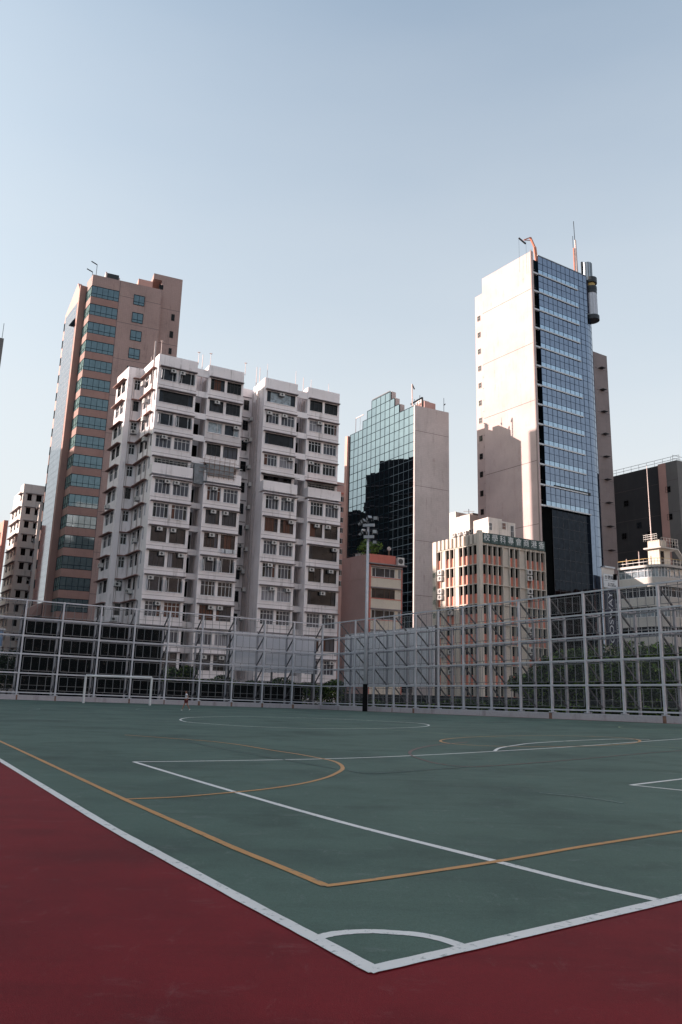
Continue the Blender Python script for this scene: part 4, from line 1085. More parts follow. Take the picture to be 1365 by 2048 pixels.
for i in range(n): u_ = .62 + (uL - .62) * (i + .1) / n; tf.box(F5L, u_, u_ + (uL - .62) / n * .5, zr0 + .1, Z5 - .15, -.7, .05, 'school_concrete'); tf.box(F5L, u_ + (uL - .62) / n * .5, u_ + (uL - .62) / n * .98, zr0 + .1, Z5 - .2, -.7, -.35, 'school_concrete')
tf.box(F5, .62, uR, zr0 + .1, Z5 - .5, -.7, -.2, 'school_concrete'); T5.part('parapet', tf)
ns = 8; z0, z1 = zr0 + .25, Z5 - .05
for i, ch in enumerate('校學科專會商港香'):
    a = .66 + (uR - .66) * i / ns; b = .66 + (uR - .66) * (i + 1) / ns - .12
    mb = MB(); mb.box(F5, a, b, z0, z1, -.15, .12, 'sign_green'); sp = T5.part('sign_panel', mb); text(T5, ch, F5, (a + b) / 2, (z0 + z1) / 2, 1.32, .13, 'sign_white', sp)
for f in range(8):
    for (F, u_) in ((F5, uR * .71), (F5L, uL * .87)):
        if f in (1, 2, 4, 5):
            for q in (.45, 1.45): aircon(T5, F, u_ - .2, zr0 - f * f5 - .5 - q, -.15, 1.0, .8, .5)
    if f in (3, 5, 6): aircon(T5, F5L, uL * .6, zr0 - f * f5 - 1.5, .0, .9, .7, .5)
# rooftop hut
fb = Face(F5.p(.5, 0, -4), F5.p(7, 0, -4)); ha, hz = fb.px(977, 1043); hb, hz2 = fb.px(1031, 1047); hm = MB()
hm.box(fb, ha, hb, Z5 - 1, hz2, -4, 0, 'far_white'); hm.box(fb, ha, (ha + hb) * .5, hz2, hz2 + .35, -4, 0, 'far_white'); hut = T5.part('roof_hut', hm)
for (x0, x1, y0, y1, pm) in ((977.5, 984, 1044, 1061, 'p_slate'), (1004, 1012, 1044, 1060, 'p_orange'), (1021, 1028, 1050, 1075, 'p_slate')):
    a, z1 = fb.px(x0, y0); b, z0 = fb.px(x1, y1); window(T5, fb, a, b, max(z0, Z5 - .8), z1 - .1, 0, (.5,), (.5,), 'frame_white', pm, -.04, .05, 'hut_window', hut)
mb = MB(); 
for x in (998, 1001.5): a, _ = fb.px(x, 1060); mb.bar(fb.p(a, Z5 - 1, .15), fb.p(a, hz2, .15), .03, 'railing')
for i in range(7): z = Z5 + i * .35; mb.bar(fb.p(fb.px(998, 1060)[0], z, .15), fb.p(fb.px(1001.5, 1060)[0], z, .15), .025, 'railing')
T5.part('roof_ladder', mb)

# white cluttered building behind school
A6 = at_y(953, 1016, 195); Z6 = A6.z; F6 = Face(hv(A6, DIRL, 0), hv(A6, DIRL, 18)); F6b = Face(A6, hv(A6, DIRF, 10))
T6 = Thing('apartment_building', 'sunlit white building with rooftop clutter between the teal glass building and the glass tower', 'building', (A6.x, A6.y, 0))
mb = MB(); mb.box(F6, 0, 22, 0, Z6 - 5.5, -10, 0, 'far_white'); mb.box(F6, 3, 22, Z6 - 5.5, Z6 - 1.0, -10, -.5, 'far_white'); mb.box(F6, 9, 22, Z6 - 1.0, Z6 + .8, -10, -1, 'far_white'); mb.box(F6, 3.5, 9, Z6 - 1, Z6 - .3, -4, -2, 'grey_wall'); T6.part('wall', mb)
for k in range(5):
    for j in range(4):
        a = 1.2 + j * 4.6; window(T6, F6, a, a + 1.8, Z6 - 8.5 - k * 3.2, Z6 - 7.0 - k * 3.2, 0, (.5,), (.6,), 'frame_white', 'p_slate', -.04, .08)
for j in range(4): aircon(T6, F6, 1 + j * 2.2, Z6 - 6.4, 0, 1.2, .9, .7)
window(T6, F6, 12, 13.2, Z6 - 14, Z6 - 1.5, -.5, (.5,), (.2, .4, .6, .8), 'frame_white', 'm_teal', -.06, .08); window(T6, F6, 14.5, 15.5, Z6 - 14, Z6 - 1.5, -.5, (.5,), (.2, .4, .6, .8), 'frame_white', 'm_teal', -.06, .08)
mb = MB(); mb.bar(F6.p(6, Z6 - 1, -3), F6.p(6, Z6 + 1.3, -3), .1, 'dark_metal'); mb.bar(F6.p(4, Z6 + .3, -3), F6.p(8, Z6 + 1, -3), .1, 'dark_metal'); T6.part('aerial', mb)

# ---------------------------------------------------------------- small pink building
A7 = at_y(740, 1107, 110); Z7 = A7.z; F7 = Face(A7, hv(A7, 24, 8)); F7L = Face(A7, hv(A7, 126, 8))
T7 = Thing('small_building', 'small coral and cream building with flat pink side wall beside the white apartment block', 'building', (A7.x, A7.y, 0))
ur7 = F7.px(805, 1130)[0]; up7 = F7.px(792, 1112)[0]; zc7 = F7.px(742, 1128)[1]; ll7 = F7L.px(686, 1117)[0]
w7 = F7.px(743, 1134)[1]; w7b = F7.px(742.5, 1176)[1]; f7 = w7 - w7b; print('pink', Z7, f7, ur7, up7, ll7, zc7)
mb = MB(); mb.prism([p.xy for p in (F7.p(.1, 0, -.3), F7.p(ur7 - .1, 0, -.3), F7.p(ur7 - .1, 0, -9), F7L.p(ll7, 0, -5), F7L.p(ll7, 0, 0), F7L.p(0, 0, 0))], 0, zc7 - .05, 'pink_wall')
mb.prism([p.xy for p in (F7.p(0, 0, -.05), F7.p(up7, 0, -.05), F7.p(up7, 0, -7), F7L.p(ll7, 0, -5), F7L.p(ll7, 0, 0), F7L.p(0, 0, 0))], zc7 - .05, Z7, 'coral_wall')
T7.part('side_wall', mb)
mb = MB(); mb.box(F7L, 0.01, ll7, zc7 - 2, Z7 - .02, 0.002, .03, 'pink_wall'); T7.part('side_parapet', mb)
mb = MB(); mb.box(F7, -.1, ur7 + .5, zc7, zc7 + .18, -.3, .55, 'hood_concrete'); T7.part('roof_slab', mb)
wl = MB()
for k in range(7):
    zt = w7 - k * f7; zb = zt - 1.35; um = ur7 * .78
    ops = [(.4, um, zb, zt), (um + .5, ur7 - .2, zb, zt)] if k in (0, 2) or k > 3 else [(.4, um, zb, zt)]
    skin(wl, F7, .25, ur7 - .15, zt - f7 + .3, zt + .3, ops, 0, .28, 'cream_wall')
    wl.box(F7, 0, .25, zt - f7 + .3, zt + .3, -.28, .06, 'coral_wall'); wl.box(F7, ur7 - .15, ur7, zt - f7 + .3, zt + .3, -.28, .06, 'coral_wall')
    wl.box(F7, .25, ur7 - .15, zt + .05, zt + .2, .002, .3, 'hood_concrete'); wl.box(F7, .25, ur7 - .15, zb - .12, zb - .004, .002, .05, 'coral_wall')
    for (a, b, z0, z1) in ops: window(T7, F7, a, b, z0, z1, 0, (.16, .55, .78) if b < um + .1 else (.5,), (), 'frame_white' if k != 1 else 'frame_bronze', 'p_slate' if k == 0 else 'p_dark', .1, .07)
T7.part('wall', wl)
aircon(T7, F7, up7 + .2, zc7 + .2, -.4, 1.0, 1.1, .8)
mb = MB(); mb.bar(F7.p(up7 - .6, Z7 - .2, -1), F7.p(up7 - .6, Z7 + 1.3, -1), .12, 'rust'); mb.bar(F7.p(up7 - .6, Z7 + 1.2, -1.1), F7.p(up7 - .6, Z7 + 1.2, -.9), .3, 'pipe', n=8); T7.part('vent_pipe', mb)
mb = MB()
for i in range(9): mb.bar(F7L.p(1 + i * .6, Z7 - .2, -1), F7L.p(1 + i * .6 + R.uniform(-.2, .2), Z7 + R.uniform(.3, 1.2), -1), .05, 'dark_metal')
mb.bar(F7L.p(.6, Z7 + .8, -1), F7L.p(6, Z7 + .7, -1), .05, 'dark_metal'); mb.box(F7L, 3, 5, Z7 - .2, Z7 + .7, -2.5, -1.2, 'ac_white'); T7.part('roof_clutter', mb)

# ---------------------------------------------------------------- rounded cream building, right
A8 = at_y(1318, 1127, 125); Z8 = A8.z; F8 = Face(A8, hv(A8, 128, 10)); F8R = Face(A8, hv(A8, DIRF, 20))
T8 = Thing('office_block', 'cream office block with ribbon windows and rounded corner at the right edge', 'building', (A8.x, A8.y, 0))
l8 = F8.px(1237, 1135)[0]
def path8(d=0.):
    r = 2.6; out = [F8.p(l8, 0, d).xy, F8.p(r, 0, d).xy]; p0, p1 = F8.p(r, 0, d).xy, F8R.p(r, 0, d).xy; c = F8.p(0, 0, d).xy + (F8.p(0, 0, 0).xy - (F8.p(1, 0, -1).xy)) * 0
    c = Vector(F8.p(0, 0, d).xy)
    # sharp meeting point of the two offset planes
    a = F8.o + F8.n * d; b = F8R.o + F8R.n * d; den = F8.x.x * F8R.x.y - F8.x.y * F8R.x.x; w = b - a; t = (w.x * F8R.x.y - w.y * F8R.x.x) / den; c = a + F8.x * t
    p0, p1 = Vector(p0), Vector(p1)
    for i in range(1, 8): t = i / 8; out.append(p0 * (1 - t) ** 2 + c * 2 * t * (1 - t) + p1 * t * t)
    out += [p1, Vector(F8R.p(28, 0, d).xy)]; return [Vector(p) for p in out]
def rib8(name, z0, z1, d, m, parent=None):
    mb = MB(); back8 = [Vector(F8R.p(28, 0, -12).xy), Vector(F8.p(l8, 0, -12).xy)]; mb.prism(path8(d) + back8, z0, z1, m); return T8.part(name, mb, parent)
f8 = 3.15; zt = Z8
rib8('roof_slab', Z8 - .4, Z8, .35, 'round_cream')
z = Z8 - .4
for k in range(7):
    wnd = rib8('ribbon_window', z - 1.65, z, -.15, 'p_pale' if k % 2 == 0 else 'p_slate')
    rib8('wall_band', z - f8, z - 1.65, 0, 'round_cream'); rib8('window_hood', z - f8 - .08, z - f8, .25, 'round_cream')
    mb = MB(); P8 = path8(-.08); L = 0
    for a, b in zip(P8, P8[1:]):
        n = max(1, int((b - a).length / 1.15))
        for i in range(n):
            q = a + (b - a) * (i / n); mb.bar((q.x, q.y, z - 1.62), (q.x, q.y, z - .02), .06, 'frame_white')
        mb.bar((a.x, a.y, z - .5), (b.x, b.y, z - .5), .04, 'frame_white'); mb.bar((a.x, a.y, z - 1.6), (b.x, b.y, z - 1.6), .05, 'frame_white')
    T8.part('window_bars', mb, wnd)
    for q in (R.uniform(2, 10),): 
        mb = MB(); mb.box(F8, q, q + .7, z - 1.5, z - .5, -.1, -.04, 'p_black'); T8.part('open_window', mb, wnd)
    z -= f8 + .08
# roof railing
mb = MB(); P8 = path8(.1)
for a, b in zip(P8, P8[1:]):
    n = max(1, int((b - a).length / .8))
    for i in range(n): q = a + (b - a) * (i / n); mb.bar((q.x, q.y, Z8), (q.x, q.y, Z8 + 1.05), .03, 'railing')
    for h, mm in ((1.05, 'yellow_rail'), (.55, 'railing')): mb.bar((a.x, a.y, Z8 + h), (b.x, b.y, Z8 + h), .04, mm)
T8.part('roof_railing', mb)
# stair tower
fs = Face(F8.p(1.2, 0, -2.5), F8.p(6, 0, -2.5)); fsr = Face(F8.p(1.2, 0, -2.5), hv(F8.p(1.2, 0, -2.5), DIRF, 5))
zt8 = fs.px(1307, 1098)[1]; ztt = fs.px(1307, 1081)[1]; sL = fs.px(1296, 1100)[0]
mb = MB(); mb.prism([p.xy for p in (fs.p(0, 0, 0), fs.p(sL, 0, 0), fs.p(sL, 0, -2.2), fsr.p(2.6, 0, -sL), fsr.p(2.6, 0, 0))], Z8, zt8, 'cream_wall'); mb.box(fsr, .3, 1.1, Z8, zt8 - .4, .0, .02, 'p_dark'); st8 = T8.part('stair_tower', mb)
mb = MB(); mb.prism([p.xy for p in (fs.p(-.6, 0, .5), fs.p(sL + .5, 0, .5), fs.p(sL, 0, -2.5), fsr.p(4.2, 0, -sL), fsr.p(4.2, 0, .5), )], zt8, zt8 + .25, 'round_cream'); mb.box(fs, -.2, sL - .1, zt8 + .25, ztt, -2, .1, 'cream_wall'); T8.part('stair_roof', mb, st8)
mb = MB()
for F, u0, u1, zb_, h in ((fs, 0, sL + .4, ztt - .1, 1.1), (fsr, .2, 4.2, zt8 + .25, 1.6)):
    n = 6
    for i in range(n + 1): q = u0 + (u1 - u0) * i / n; mb.bar(F.p(q, zb_, .4), F.p(q, zb_ + h, .4), .03, 'railing')
    for t in (.35, .7, 1): mb.bar(F.p(u0, zb_ + h * t, .4), F.p(u1, zb_ + h * t, .4), .03, 'railing')
mb.hexa([fsr.p(3.4, zt8, .1), fsr.p(3.7, zt8, .1), fsr.p(3.7, zt8, .9), fsr.p(3.4, zt8, .9), fsr.p(6.2, Z8, .1), fsr.p(6.5, Z8, .1), fsr.p(6.5, Z8, .9), fsr.p(6.2, Z8, .9)], 'railing')
T8.part('roof_stair', mb, st8)
mb = MB(); ms, mz = fs.px(1297.5, 930); mu = fs.px(1301, 1070, .0)[0]; mb.bar(fs.p(mu, ztt, -.3), fs.p(mu, mz, -.3), .1, 'mast_white', .05, n=6); T8.part('mast', mb)
mb = MB(); mb.bar(F8.p(l8 - 1, Z8, -1), F8.p(l8 - 1, Z8 + 1.6, -1), .07, 'mast_white'); mb.bar(F8.p(4, Z8, -1), F8.p(4, Z8 + 2.6, -1), .09, 'mast_white'); T8.part('pipe', mb)
# shop front at its foot
mb = MB(); FSH = Face(F8.p(-3, 0, 5), F8R.p(20, 0, 5)); a, z1 = FR.px(1332, 1378, -9); b, z0 = FR.px(1357, 1392, -9)
TS8 = Thing('shop_stall', 'red and dark fronted stall glimpsed through the fence at the far right', 'stall', FR.p(a, 0, -9))
mb.box(FR, a, b + 4, 0, z0 - .0, -11, -9, 'cream_wall'); TS8.part('counter', mb); mb = MB(); mb.box(FR, a, b + 4, z0, z1 + .3, -10.5, -9.8, 'dark_wall'); mb.box(FR, a + .3, b - .2, z0 + .02, z0 + .35, -9.8, -9.6, 'red_shop'); TS8.part('shop_front', mb); mb = MB(); mb.box(FR, a + .5, b + 3, z1 + .3, z1 + .42, -10.5, -8.7, 'red_shop'); TS8.part('canopy', mb)

# ---------------------------------------------------------------- charcoal building behind right
A9 = at_y(1353.6, 920, 190); Z9 = A9.z; F9 = Face(A9, hv(A9, 125.3, 20)); F9R = Face(A9, hv(A9, DIRF, 20)); l9 = F9.px(1226, 951)[0] + 2
T9 = Thing('industrial_block', 'charcoal industrial block with small scattered windows behind the cream rounded office block', 'building', (A9.x, A9.y, 0))
q9 = F9.px(1316, 930)[0]; p9 = F9.px(1331, 925)[0]
mb = MB(); mb.prism([p.xy for p in (F9.p(0, 0, 0), F9.p(q9 - .0, 0, 0), F9.p(q9, 0, -14), F9R.p(25, 0, -14), F9R.p(25, 0, 0))], 0, Z9, 'grey_wall'); T9.part('grey_wall', mb)
mb = MB(); mb.box(F9, q9, l9, 0, Z9, -14, -.9, 'charcoal_wall'); T9.part('charcoal_wall', mb)
mb = MB(); mb.box(F9, p9, q9, 8, Z9 - .02, .0, .04, 'pink_stone'); T9.part('painted_sun_streak', mb)  # streak of sunlight on the wall, put in as a pale strip
for i in range(6): z = Z9 - 5 - i * 8.3; joints(T9, F9, [(0, p9, z, z + .1, 0, .02), (q9, l9, z, z + .1, -.9, -.88)])
for k in range(6):
    for u_, d, F in ((2.2, 0, F9), (q9 + 2.5, -.9, F9), (q9 + 6.5, -.9, F9), (q9 + 10.5, -.9, F9)):
        uu = u_ + (R.uniform(-1.2, 1.2) if d else 0)
        if d and R.random() < .25: continue
        zz_ = Z9 - 8 - k * 7.2 if not d else Z9 - 10 - k * 7.2 + R.uniform(-2, 2)
        window(T9, F, uu, uu + 1.4, zz_, zz_ + 1.6, d, (.5,), (.5,), 'frame_black', 'p_black' if R.random() < .7 else 'p_grey', -.03, .07)
mb = MB()
for F, u0, u1 in ((F9, 0, l9), (F9R, 0, 10)):
    n = int((u1 - u0) / 2.2)
    for i in range(n + 1): q = u0 + (u1 - u0) * i / n; mb.bar(F.p(q, Z9, -1.2), F.p(q, Z9 + 1.6, -1.2), .05, 'railing')
    for h in (.8, 1.6): mb.bar(F.p(u0, Z9 + h, -1.2), F.p(u1, Z9 + h, -1.2), .06, 'railing')
T9.part('roof_railing', mb)

# ---------------------------------------------------------------- far-left buildings
AA = at_y(44, 967, 180); ZAA = at_y(49.5, 967, 180).z; AA = at_y(49.5, 967, 180); FAA = Face(AA, hv(AA, 28, 10)); FAL = Face(AA, hv(AA, 123.6, 10))
TAA = Thing('apartment_building', 'weathered white apartment building at the far left beside the brown tower', 'building', (AA.x, AA.y, 0))
cr = FAA.px(94, 974)[0] + 1
f10 = 3.3; mb = MB()
mb.prism([p.xy for p in (FAA.p(0.1, 0, -.3), FAA.p(cr, 0, -.3), FAA.p(cr, 0, -14), FAL.p(12, 0, -.3), FAL.p(0.1, 0, -.3))], 0, ZAA - .8, 'far_white'); mb.box(FAL, 0, 3.5, ZAA - .8, ZAA, -.3, 0, 'far_white'); mb.box(FAA, 0, cr, ZAA - .8, ZAA, -.3, 0, 'far_white')
TAA.part('body', mb); wl = MB()
wc = FAA.px(71, 1060)[0]
for k in range(13):
    zt = ZAA - 2.4 - k * f10; z0, z1 = zt - f10 + .5, zt + .5
    if k == 0: z1 = ZAA - .8
    ops = [(1.0, 2.0, zt - 1.6, zt), (3.0, 4.2, zt - 1.6, zt)]
    skin(wl, FAA, 0, cr, z0, z1, ops, 0, .3, 'far_white')
    ol = [(.8, 2.6, zt - 1.6, zt), (4.2, 6.2, zt - 1.6, zt), (8, 10, zt - 1.6, zt)]
    if k == 0: ol = ol[:1]
    skin(wl, FAL, 0, 12 if k else 3.5, z0, z1, ol, 0, .3, 'far_white')
    for o_ in ops: window(TAA, FAA, o_[0], o_[1], o_[2], o_[3], 0, (.5,), (), 'frame_black', 'p_black', .12, .06)
    for o_ in ol: window(TAA, FAL, o_[0], o_[1], o_[2], o_[3], 0, (.5,), (.6,), 'frame_white', 'p_grey', .12, .06)
    h = MB(); h.box(FAL, .3, 3.2 if not k else 10.5, zt + .08, zt + .22, .002, .6, 'hood_concrete'); h.box(FAA, .6, 4.6, zt + .08, zt + .2, .002, .35, 'hood_concrete'); TAA.part('window_hood', h)
    if R.random() < .6: aircon(TAA, FAA, R.choice([2.1, 4.3, 3.1]), zt - R.uniform(.7, 2), .02, .9, .6, .6)
TAA.part('wall', wl)
# right wing of it, standing forward
FAW = Face(FAA.p(wc, 0, 3.2), FAA.p(wc + 6, 0, 3.2)); FAWL = Face(FAA.p(wc, 0, 3.2), FAA.p(wc, 0, 0)); mb = MB()
mb.prism([p.xy for p in (FAA.p(wc, 0, 3.2), FAA.p(wc + 6, 0, 3.2), FAA.p(wc + 6, 0, .0), FAA.p(wc, 0, .0))], 0, ZAA - 5.2, 'far_white'); wgp = TAA.part('wing', mb)
for k in range(11):
    zt = ZAA - 6.2 - k * f10; window(TAA, FAWL, .4, 2.6, zt - 1.7, zt, 0, (.5,), (.6,), 'frame_white', 'p_dark', -.04, .06, 'window', wgp)
    h = MB(); h.box(FAWL, .1, 2.9, zt + .08, zt + .2, .002, .5, 'hood_concrete'); TAA.part('window_hood', h, wgp)
AB = at_y(9, 1040, 172); FBB = Face(AB, hv(AB, 28, 8)); FBC = Face(AB, hv(AB, 123.6, 8))
TBB = Thing('apartment_building', 'salmon pink building cut by the left edge of the view', 'building', (AB.x, AB.y, 0))
mb = MB(); mb.prism([p.xy for p in (FBB.p(0, 0, 0), FBB.p(.9, 0, 0), FBB.p(.9, 0, -10), FBC.p(14, 0, 0))], 0, AB.z, 'salmon_wall'); TBB.part('body', mb)
for k in range(8): window(TBB, FBC, 2, 4, AB.z - 4 - k * 3.2, AB.z - 2.4 - k * 3.2, 0, (.5,), (.6,), 'frame_white', 'p_grey', -.04, .07)
AC = at_y(8.5, 677, 340); FCC = Face(AC, hv(AC, DIRF + 180, 12), False)
TCC = Thing('high_rise', 'slate grey high-rise just showing at the left edge against the sky', 'building', (AC.x, AC.y, 0))
zc = at_y(5, 735, 340).z; mb = MB(); mb.box(FCC, 0, 22, zc, AC.z, -16, 0, 'grey_wall'); mb.box(FCC, 2.1, 22, 0, zc, -16, 0, 'grey_wall'); TCC.part('wall', mb)
mb = MB(); mb.hexa([FCC.p(.1, zc - .1, -1), FCC.p(1.4, zc - 2.4, -1), FCC.p(1.4, zc - 2.4, -.0), FCC.p(.1, zc - .1, -.0), FCC.p(.1, zc, -1), FCC.p(1.4, zc, -1), FCC.p(1.4, zc, 0), FCC.p(.1, zc, 0)], 'charcoal_wall'); TCC.part('bracket', mb)
mb = MB(); mb.bar(FCC.p(.8, AC.z, -1), FCC.p(.8, AC.z + 8, -1), .12, 'dark_metal'); TCC.part('aerial', mb)
for k in range(10): window(TCC, FCC, 3, 6, AC.z - 6 - k * 4, AC.z - 4 - k * 4, 0, (.5,), (), 'frame_black', 'p_slate', -.03, .08)
# pink building seen between the white block and the teal building
AD = at_y(676, 964, 228); FDD = Face(AD, hv(AD, DIRF, 12)); TDD = Thing('apartment_building', 'narrow pink building showing between the white apartment block and the teal glass building', 'building', (AD.x, AD.y, 0))
mb = MB(); mb.box(FDD, -6, 9, 0, AD.z, -8, 0, 'pink_wall'); mb.box(FDD, -6, 9, AD.z - 3.6, AD.z - 3.2, 0, .4, 'coral_wall'); TDD.part('wall', mb)
for k in range(9): window(TDD, FDD, 1.0, 2.6, AD.z - 6 - k * 3.2, AD.z - 4.4 - k * 3.2, 0, (.5,), (), 'frame_white', 'p_dark', -.03, .07)

# ---------------------------------------------------------------- neighbouring blocks out of view to the left (they shade the court)
def plainblock(label, x0, x1, y0, y1, h, wm, side=1, tops=()):
    T = Thing('apartment_building', label, 'building', ((x0 + x1) / 2, (y0 + y1) / 2, 0))
    mb = MB(); mb.prism([(x0, y0), (x1, y0), (x1, y1), (x0, y1)], 0, h, wm)
    for (a, b, c, d_, hh) in tops: mb.prism([(a, c), (b, c), (b, d_), (a, d_)], h, hh, wm)
    x = x1 if side > 0 else x0; F = Face((x, y0), (x, y1), False)
    if F.n.x * side < 0: F.n = -F.n
    T.part('wall', mb); w = MB(); z = 4
    while z < h - 2.5:
        for i in range(int((y1 - y0) / 3)): w.box(F, 1 + i * 3, 2.8 + i * 3, z, z + 1.6, .0, .05, 'p_dark')
        w.box(F, 0, y1 - y0, z + 1.8, z + 1.95, 0, .5, 'hood_concrete'); z += 3.2
    T.part('window', w, kind='stuff'); return T
plainblock('long pale apartment block left of the court, nearest the viewer', -92, -70, -45, -6, 54, 'far_white')
plainblock('pale weathered apartment block left of the court, level with the near end', -90, -68, -5.7, 34, 52, 'white_wall_old')
plainblock('grey apartment block left of the court near the fence', -92, -70, 34.3, 73, 56, 'grey_wall')
plainblock('tall pale apartment block left of the white apartment block', -104, -84, 73.3, 122, 56, 'far_white')
plainblock('lower grey block between the tall pale block and the grey tower', -104, -84, 122.3, 139, 52, 'grey_wall')
plainblock('tall grey tower left of the brown tower', -140, -118, 139.3, 170, 70, 'grey_wall')
plainblock('pale block behind the left edge buildings', -150, -128, 172, 200, 50, 'far_white')
# seen only as reflections in the glass fronts, except the added bounce-light blocks
plainblock('dark stepped tower hidden behind the white apartment block', -40, -24, 180, 199, 64, 'dark_wall', 1, [(-40, -24, 180, 195, 67.5)])
plainblock('lower dark block hidden behind the white apartment block', -50, -30, 203.5, 218, 55, 'dark_wall')
plainblock('sunlit pale block right of the glass tower, out of view', 112, 130, 128, 150, 40, 'far_white', -1, [(112, 130, 134, 142, 45)])
plainblock('sunlit salmon block right of the glass tower, out of view', 112, 128, 152, 172, 33, 'salmon_wall', -1)
plainblock('added pale bounce-light block right of the court behind the viewer, out of view', 64, 82, -60, -6, 46, 'far_white', -1)  # with the court-side blocks below, added to bounce sunlight onto the white fronts
plainblock('added pale weathered bounce-light block right of the court, out of view', 64, 82, -4, 38, 50, 'white_wall', -1)
plainblock('added off-white bounce-light block right of the court near the fence, out of view', 66, 84, 42, 86, 44, 'far_white', -1)
plainblock('sunlit cream block far right of the court, out of view', 100, 118, 92, 124, 47, 'cream_wall', -1)
# ================================================================== trees
def crown(mb, c, r, n, mat, sz=.22, bright=None):
    for _ in range(n):
        while True:
            p = Vector((R.uniform(-1, 1), R.uniform(-1, 1), R.uniform(-1, 1)))
            if .25 < p.length < 1: break
        q = Vector((c[0] + p.x * r[0], c[1] + p.y * r[1], c[2] + p.z * r[2]))
        a = Vector((R.uniform(-1, 1), R.uniform(-1, 1), R.uniform(-1, 1))).normalized(); b = a.cross(Vector((R.uniform(-1, 1), R.uniform(-1, 1), R.uniform(-1, 1)))).normalized()
        s = sz * R.uniform(.6, 1.3); mb.quad([q - a * s, q + b * s * .6, q + a * s, q - b * s * .6], bright if bright and R.random() < .22 else mat)
def tree(label, P, h, w, n=2200, mat='leaf', sz=.2, bright='leaf_bright', blobs=9, group=None):
    T = Thing('leafy_tree', label, 'tree', (P[0], P[1], P[2]), group); t = MB(); base = Vector(P); fork = base + Vector((0, 0, h * .4))
    t.bar(base, fork, .16 * h / 6, 'bark', .11 * h / 6, n=7); c = MB()
    for i in range(blobs):
        a = 6.283 * i / blobs + R.uniform(-.3, .3); rr = w * .5 * R.uniform(.25, .8); q = base + Vector((rr * math.cos(a), rr * math.sin(a), h * R.uniform(.45, .88)))
        t.bar(fork - Vector((0, 0, R.uniform(0, .3) * h * .3)), q, .06 * h / 6, 'bark', .02, n=5)
        r = w * R.uniform(.2, .3); crown(c, q, (r, r, r * .75), n // blobs, mat, sz, bright)
    T.part('trunk', t); T.part('crown', c)
def groundat(F, x, d): u = F.px(x, 1400, d)[0]; return F.p(u, 0, d)
for (x, d, top, w, lab) in ((1130, -6, 1325, 4.5, 'low bushy tree behind the right fence, left of the banner'), (1172, -8, 1300, 5.5, 'bushy green tree behind the right fence in front of the dark glass'),
                            (1215, -8, 1310, 5.5, 'tall green tree right under the navy banner'), (1268, -7, 1300, 6, 'dark green tree behind the right fence in front of the cream office block'),
                            (1300, -6, 1335, 4, 'drooping small tree beside the red stall'), (1362, -8, 1292, 4.5, 'green tree cut by the right edge of the view'), (1075, -7, 1352, 3.5, 'low leafy tree at the foot of the school block')):
    P = groundat(FR, x, d); zt = FR.px(x, top, d)[1]; tree(lab, P, zt * 1.02, w, 9500, 'leaf', .1, 'leaf_bright')
P = groundat(FL, 362, -6); tree('round leafy tree behind the left fence near the walking person', P, FL.px(362, 1336, -6)[1], 3.4, 6000, 'leaf', .1)
P = groundat(FL, 12, -7); tree('dark tree behind the left fence at the left edge of the view', P, FL.px(12, 1310, -7)[1], 5, 6000, 'leaf_dark', .12, 'leaf')
P = F7.p(1.2, Z7 - .5, -2.5); tree('small bright green tree growing on the roof of the coral and cream building', P, 2.6, 3.6, 900, 'leaf_bright', .16, 'leaf')
def hedge(label, F, x0, x1, d, zt, zb=0, n=4000, bright='leaf_bright'):
    a, b = F.px(x0, 1400, d)[0], F.px(x1, 1400, d)[0]; T = Thing('hedge', label, 'hedge', F.p((a + b) / 2, zb, d)); c = MB(); s = MB()
    for _ in range(n):
        u = R.uniform(min(a, b), max(a, b)); hgt = zt * (.86 + .14 * math.sin(u * 1.7) * math.sin(u * .6 + 1)); z = zb + (hgt - zb) * R.random() ** .6; q = F.p(u, z, d + R.uniform(-.6, .6))
        A_ = Vector((R.uniform(-1, 1), R.uniform(-1, 1), R.uniform(-1, 1))).normalized(); B_ = A_.cross(Vector((.3, .5, R.uniform(-1, 1)))).normalized(); k = .1 * R.uniform(.6, 1.3)
        c.quad([q - A_ * k, q + B_ * k * .6, q + A_ * k, q - B_ * k * .6], bright if R.random() < .2 else 'leaf')
    for i in range(int(abs(b - a) / .8)): u = min(a, b) + i * .8; s.bar(F.p(u, zb, d), F.p(u, zb + zt * .6, d), .04, 'bark')
    T.part('foliage', c); T.part('stems', s)
hedge('long clipped hedge behind the low black screen, right of the goal', FL, 372, 690, -5, FL.px(500, 1352, -5)[1], 0, 11000)
hedge('low hedge behind the right fence below the grey boarding', FR, 700, 880, -4.5, FR.px(800, 1402, -4.5)[1], 0, 5000)
hedge('low hedge behind the right fence at the foot of the school block', FR, 885, 1105, -4.5, FR.px(1000, 1398, -4.5)[1], 0, 8000)
hedge('yellowish low hedge under the trees behind the right fence', FR, 1110, 1400, -4, FR.px(1200, 1408, -4)[1], 0, 8000)
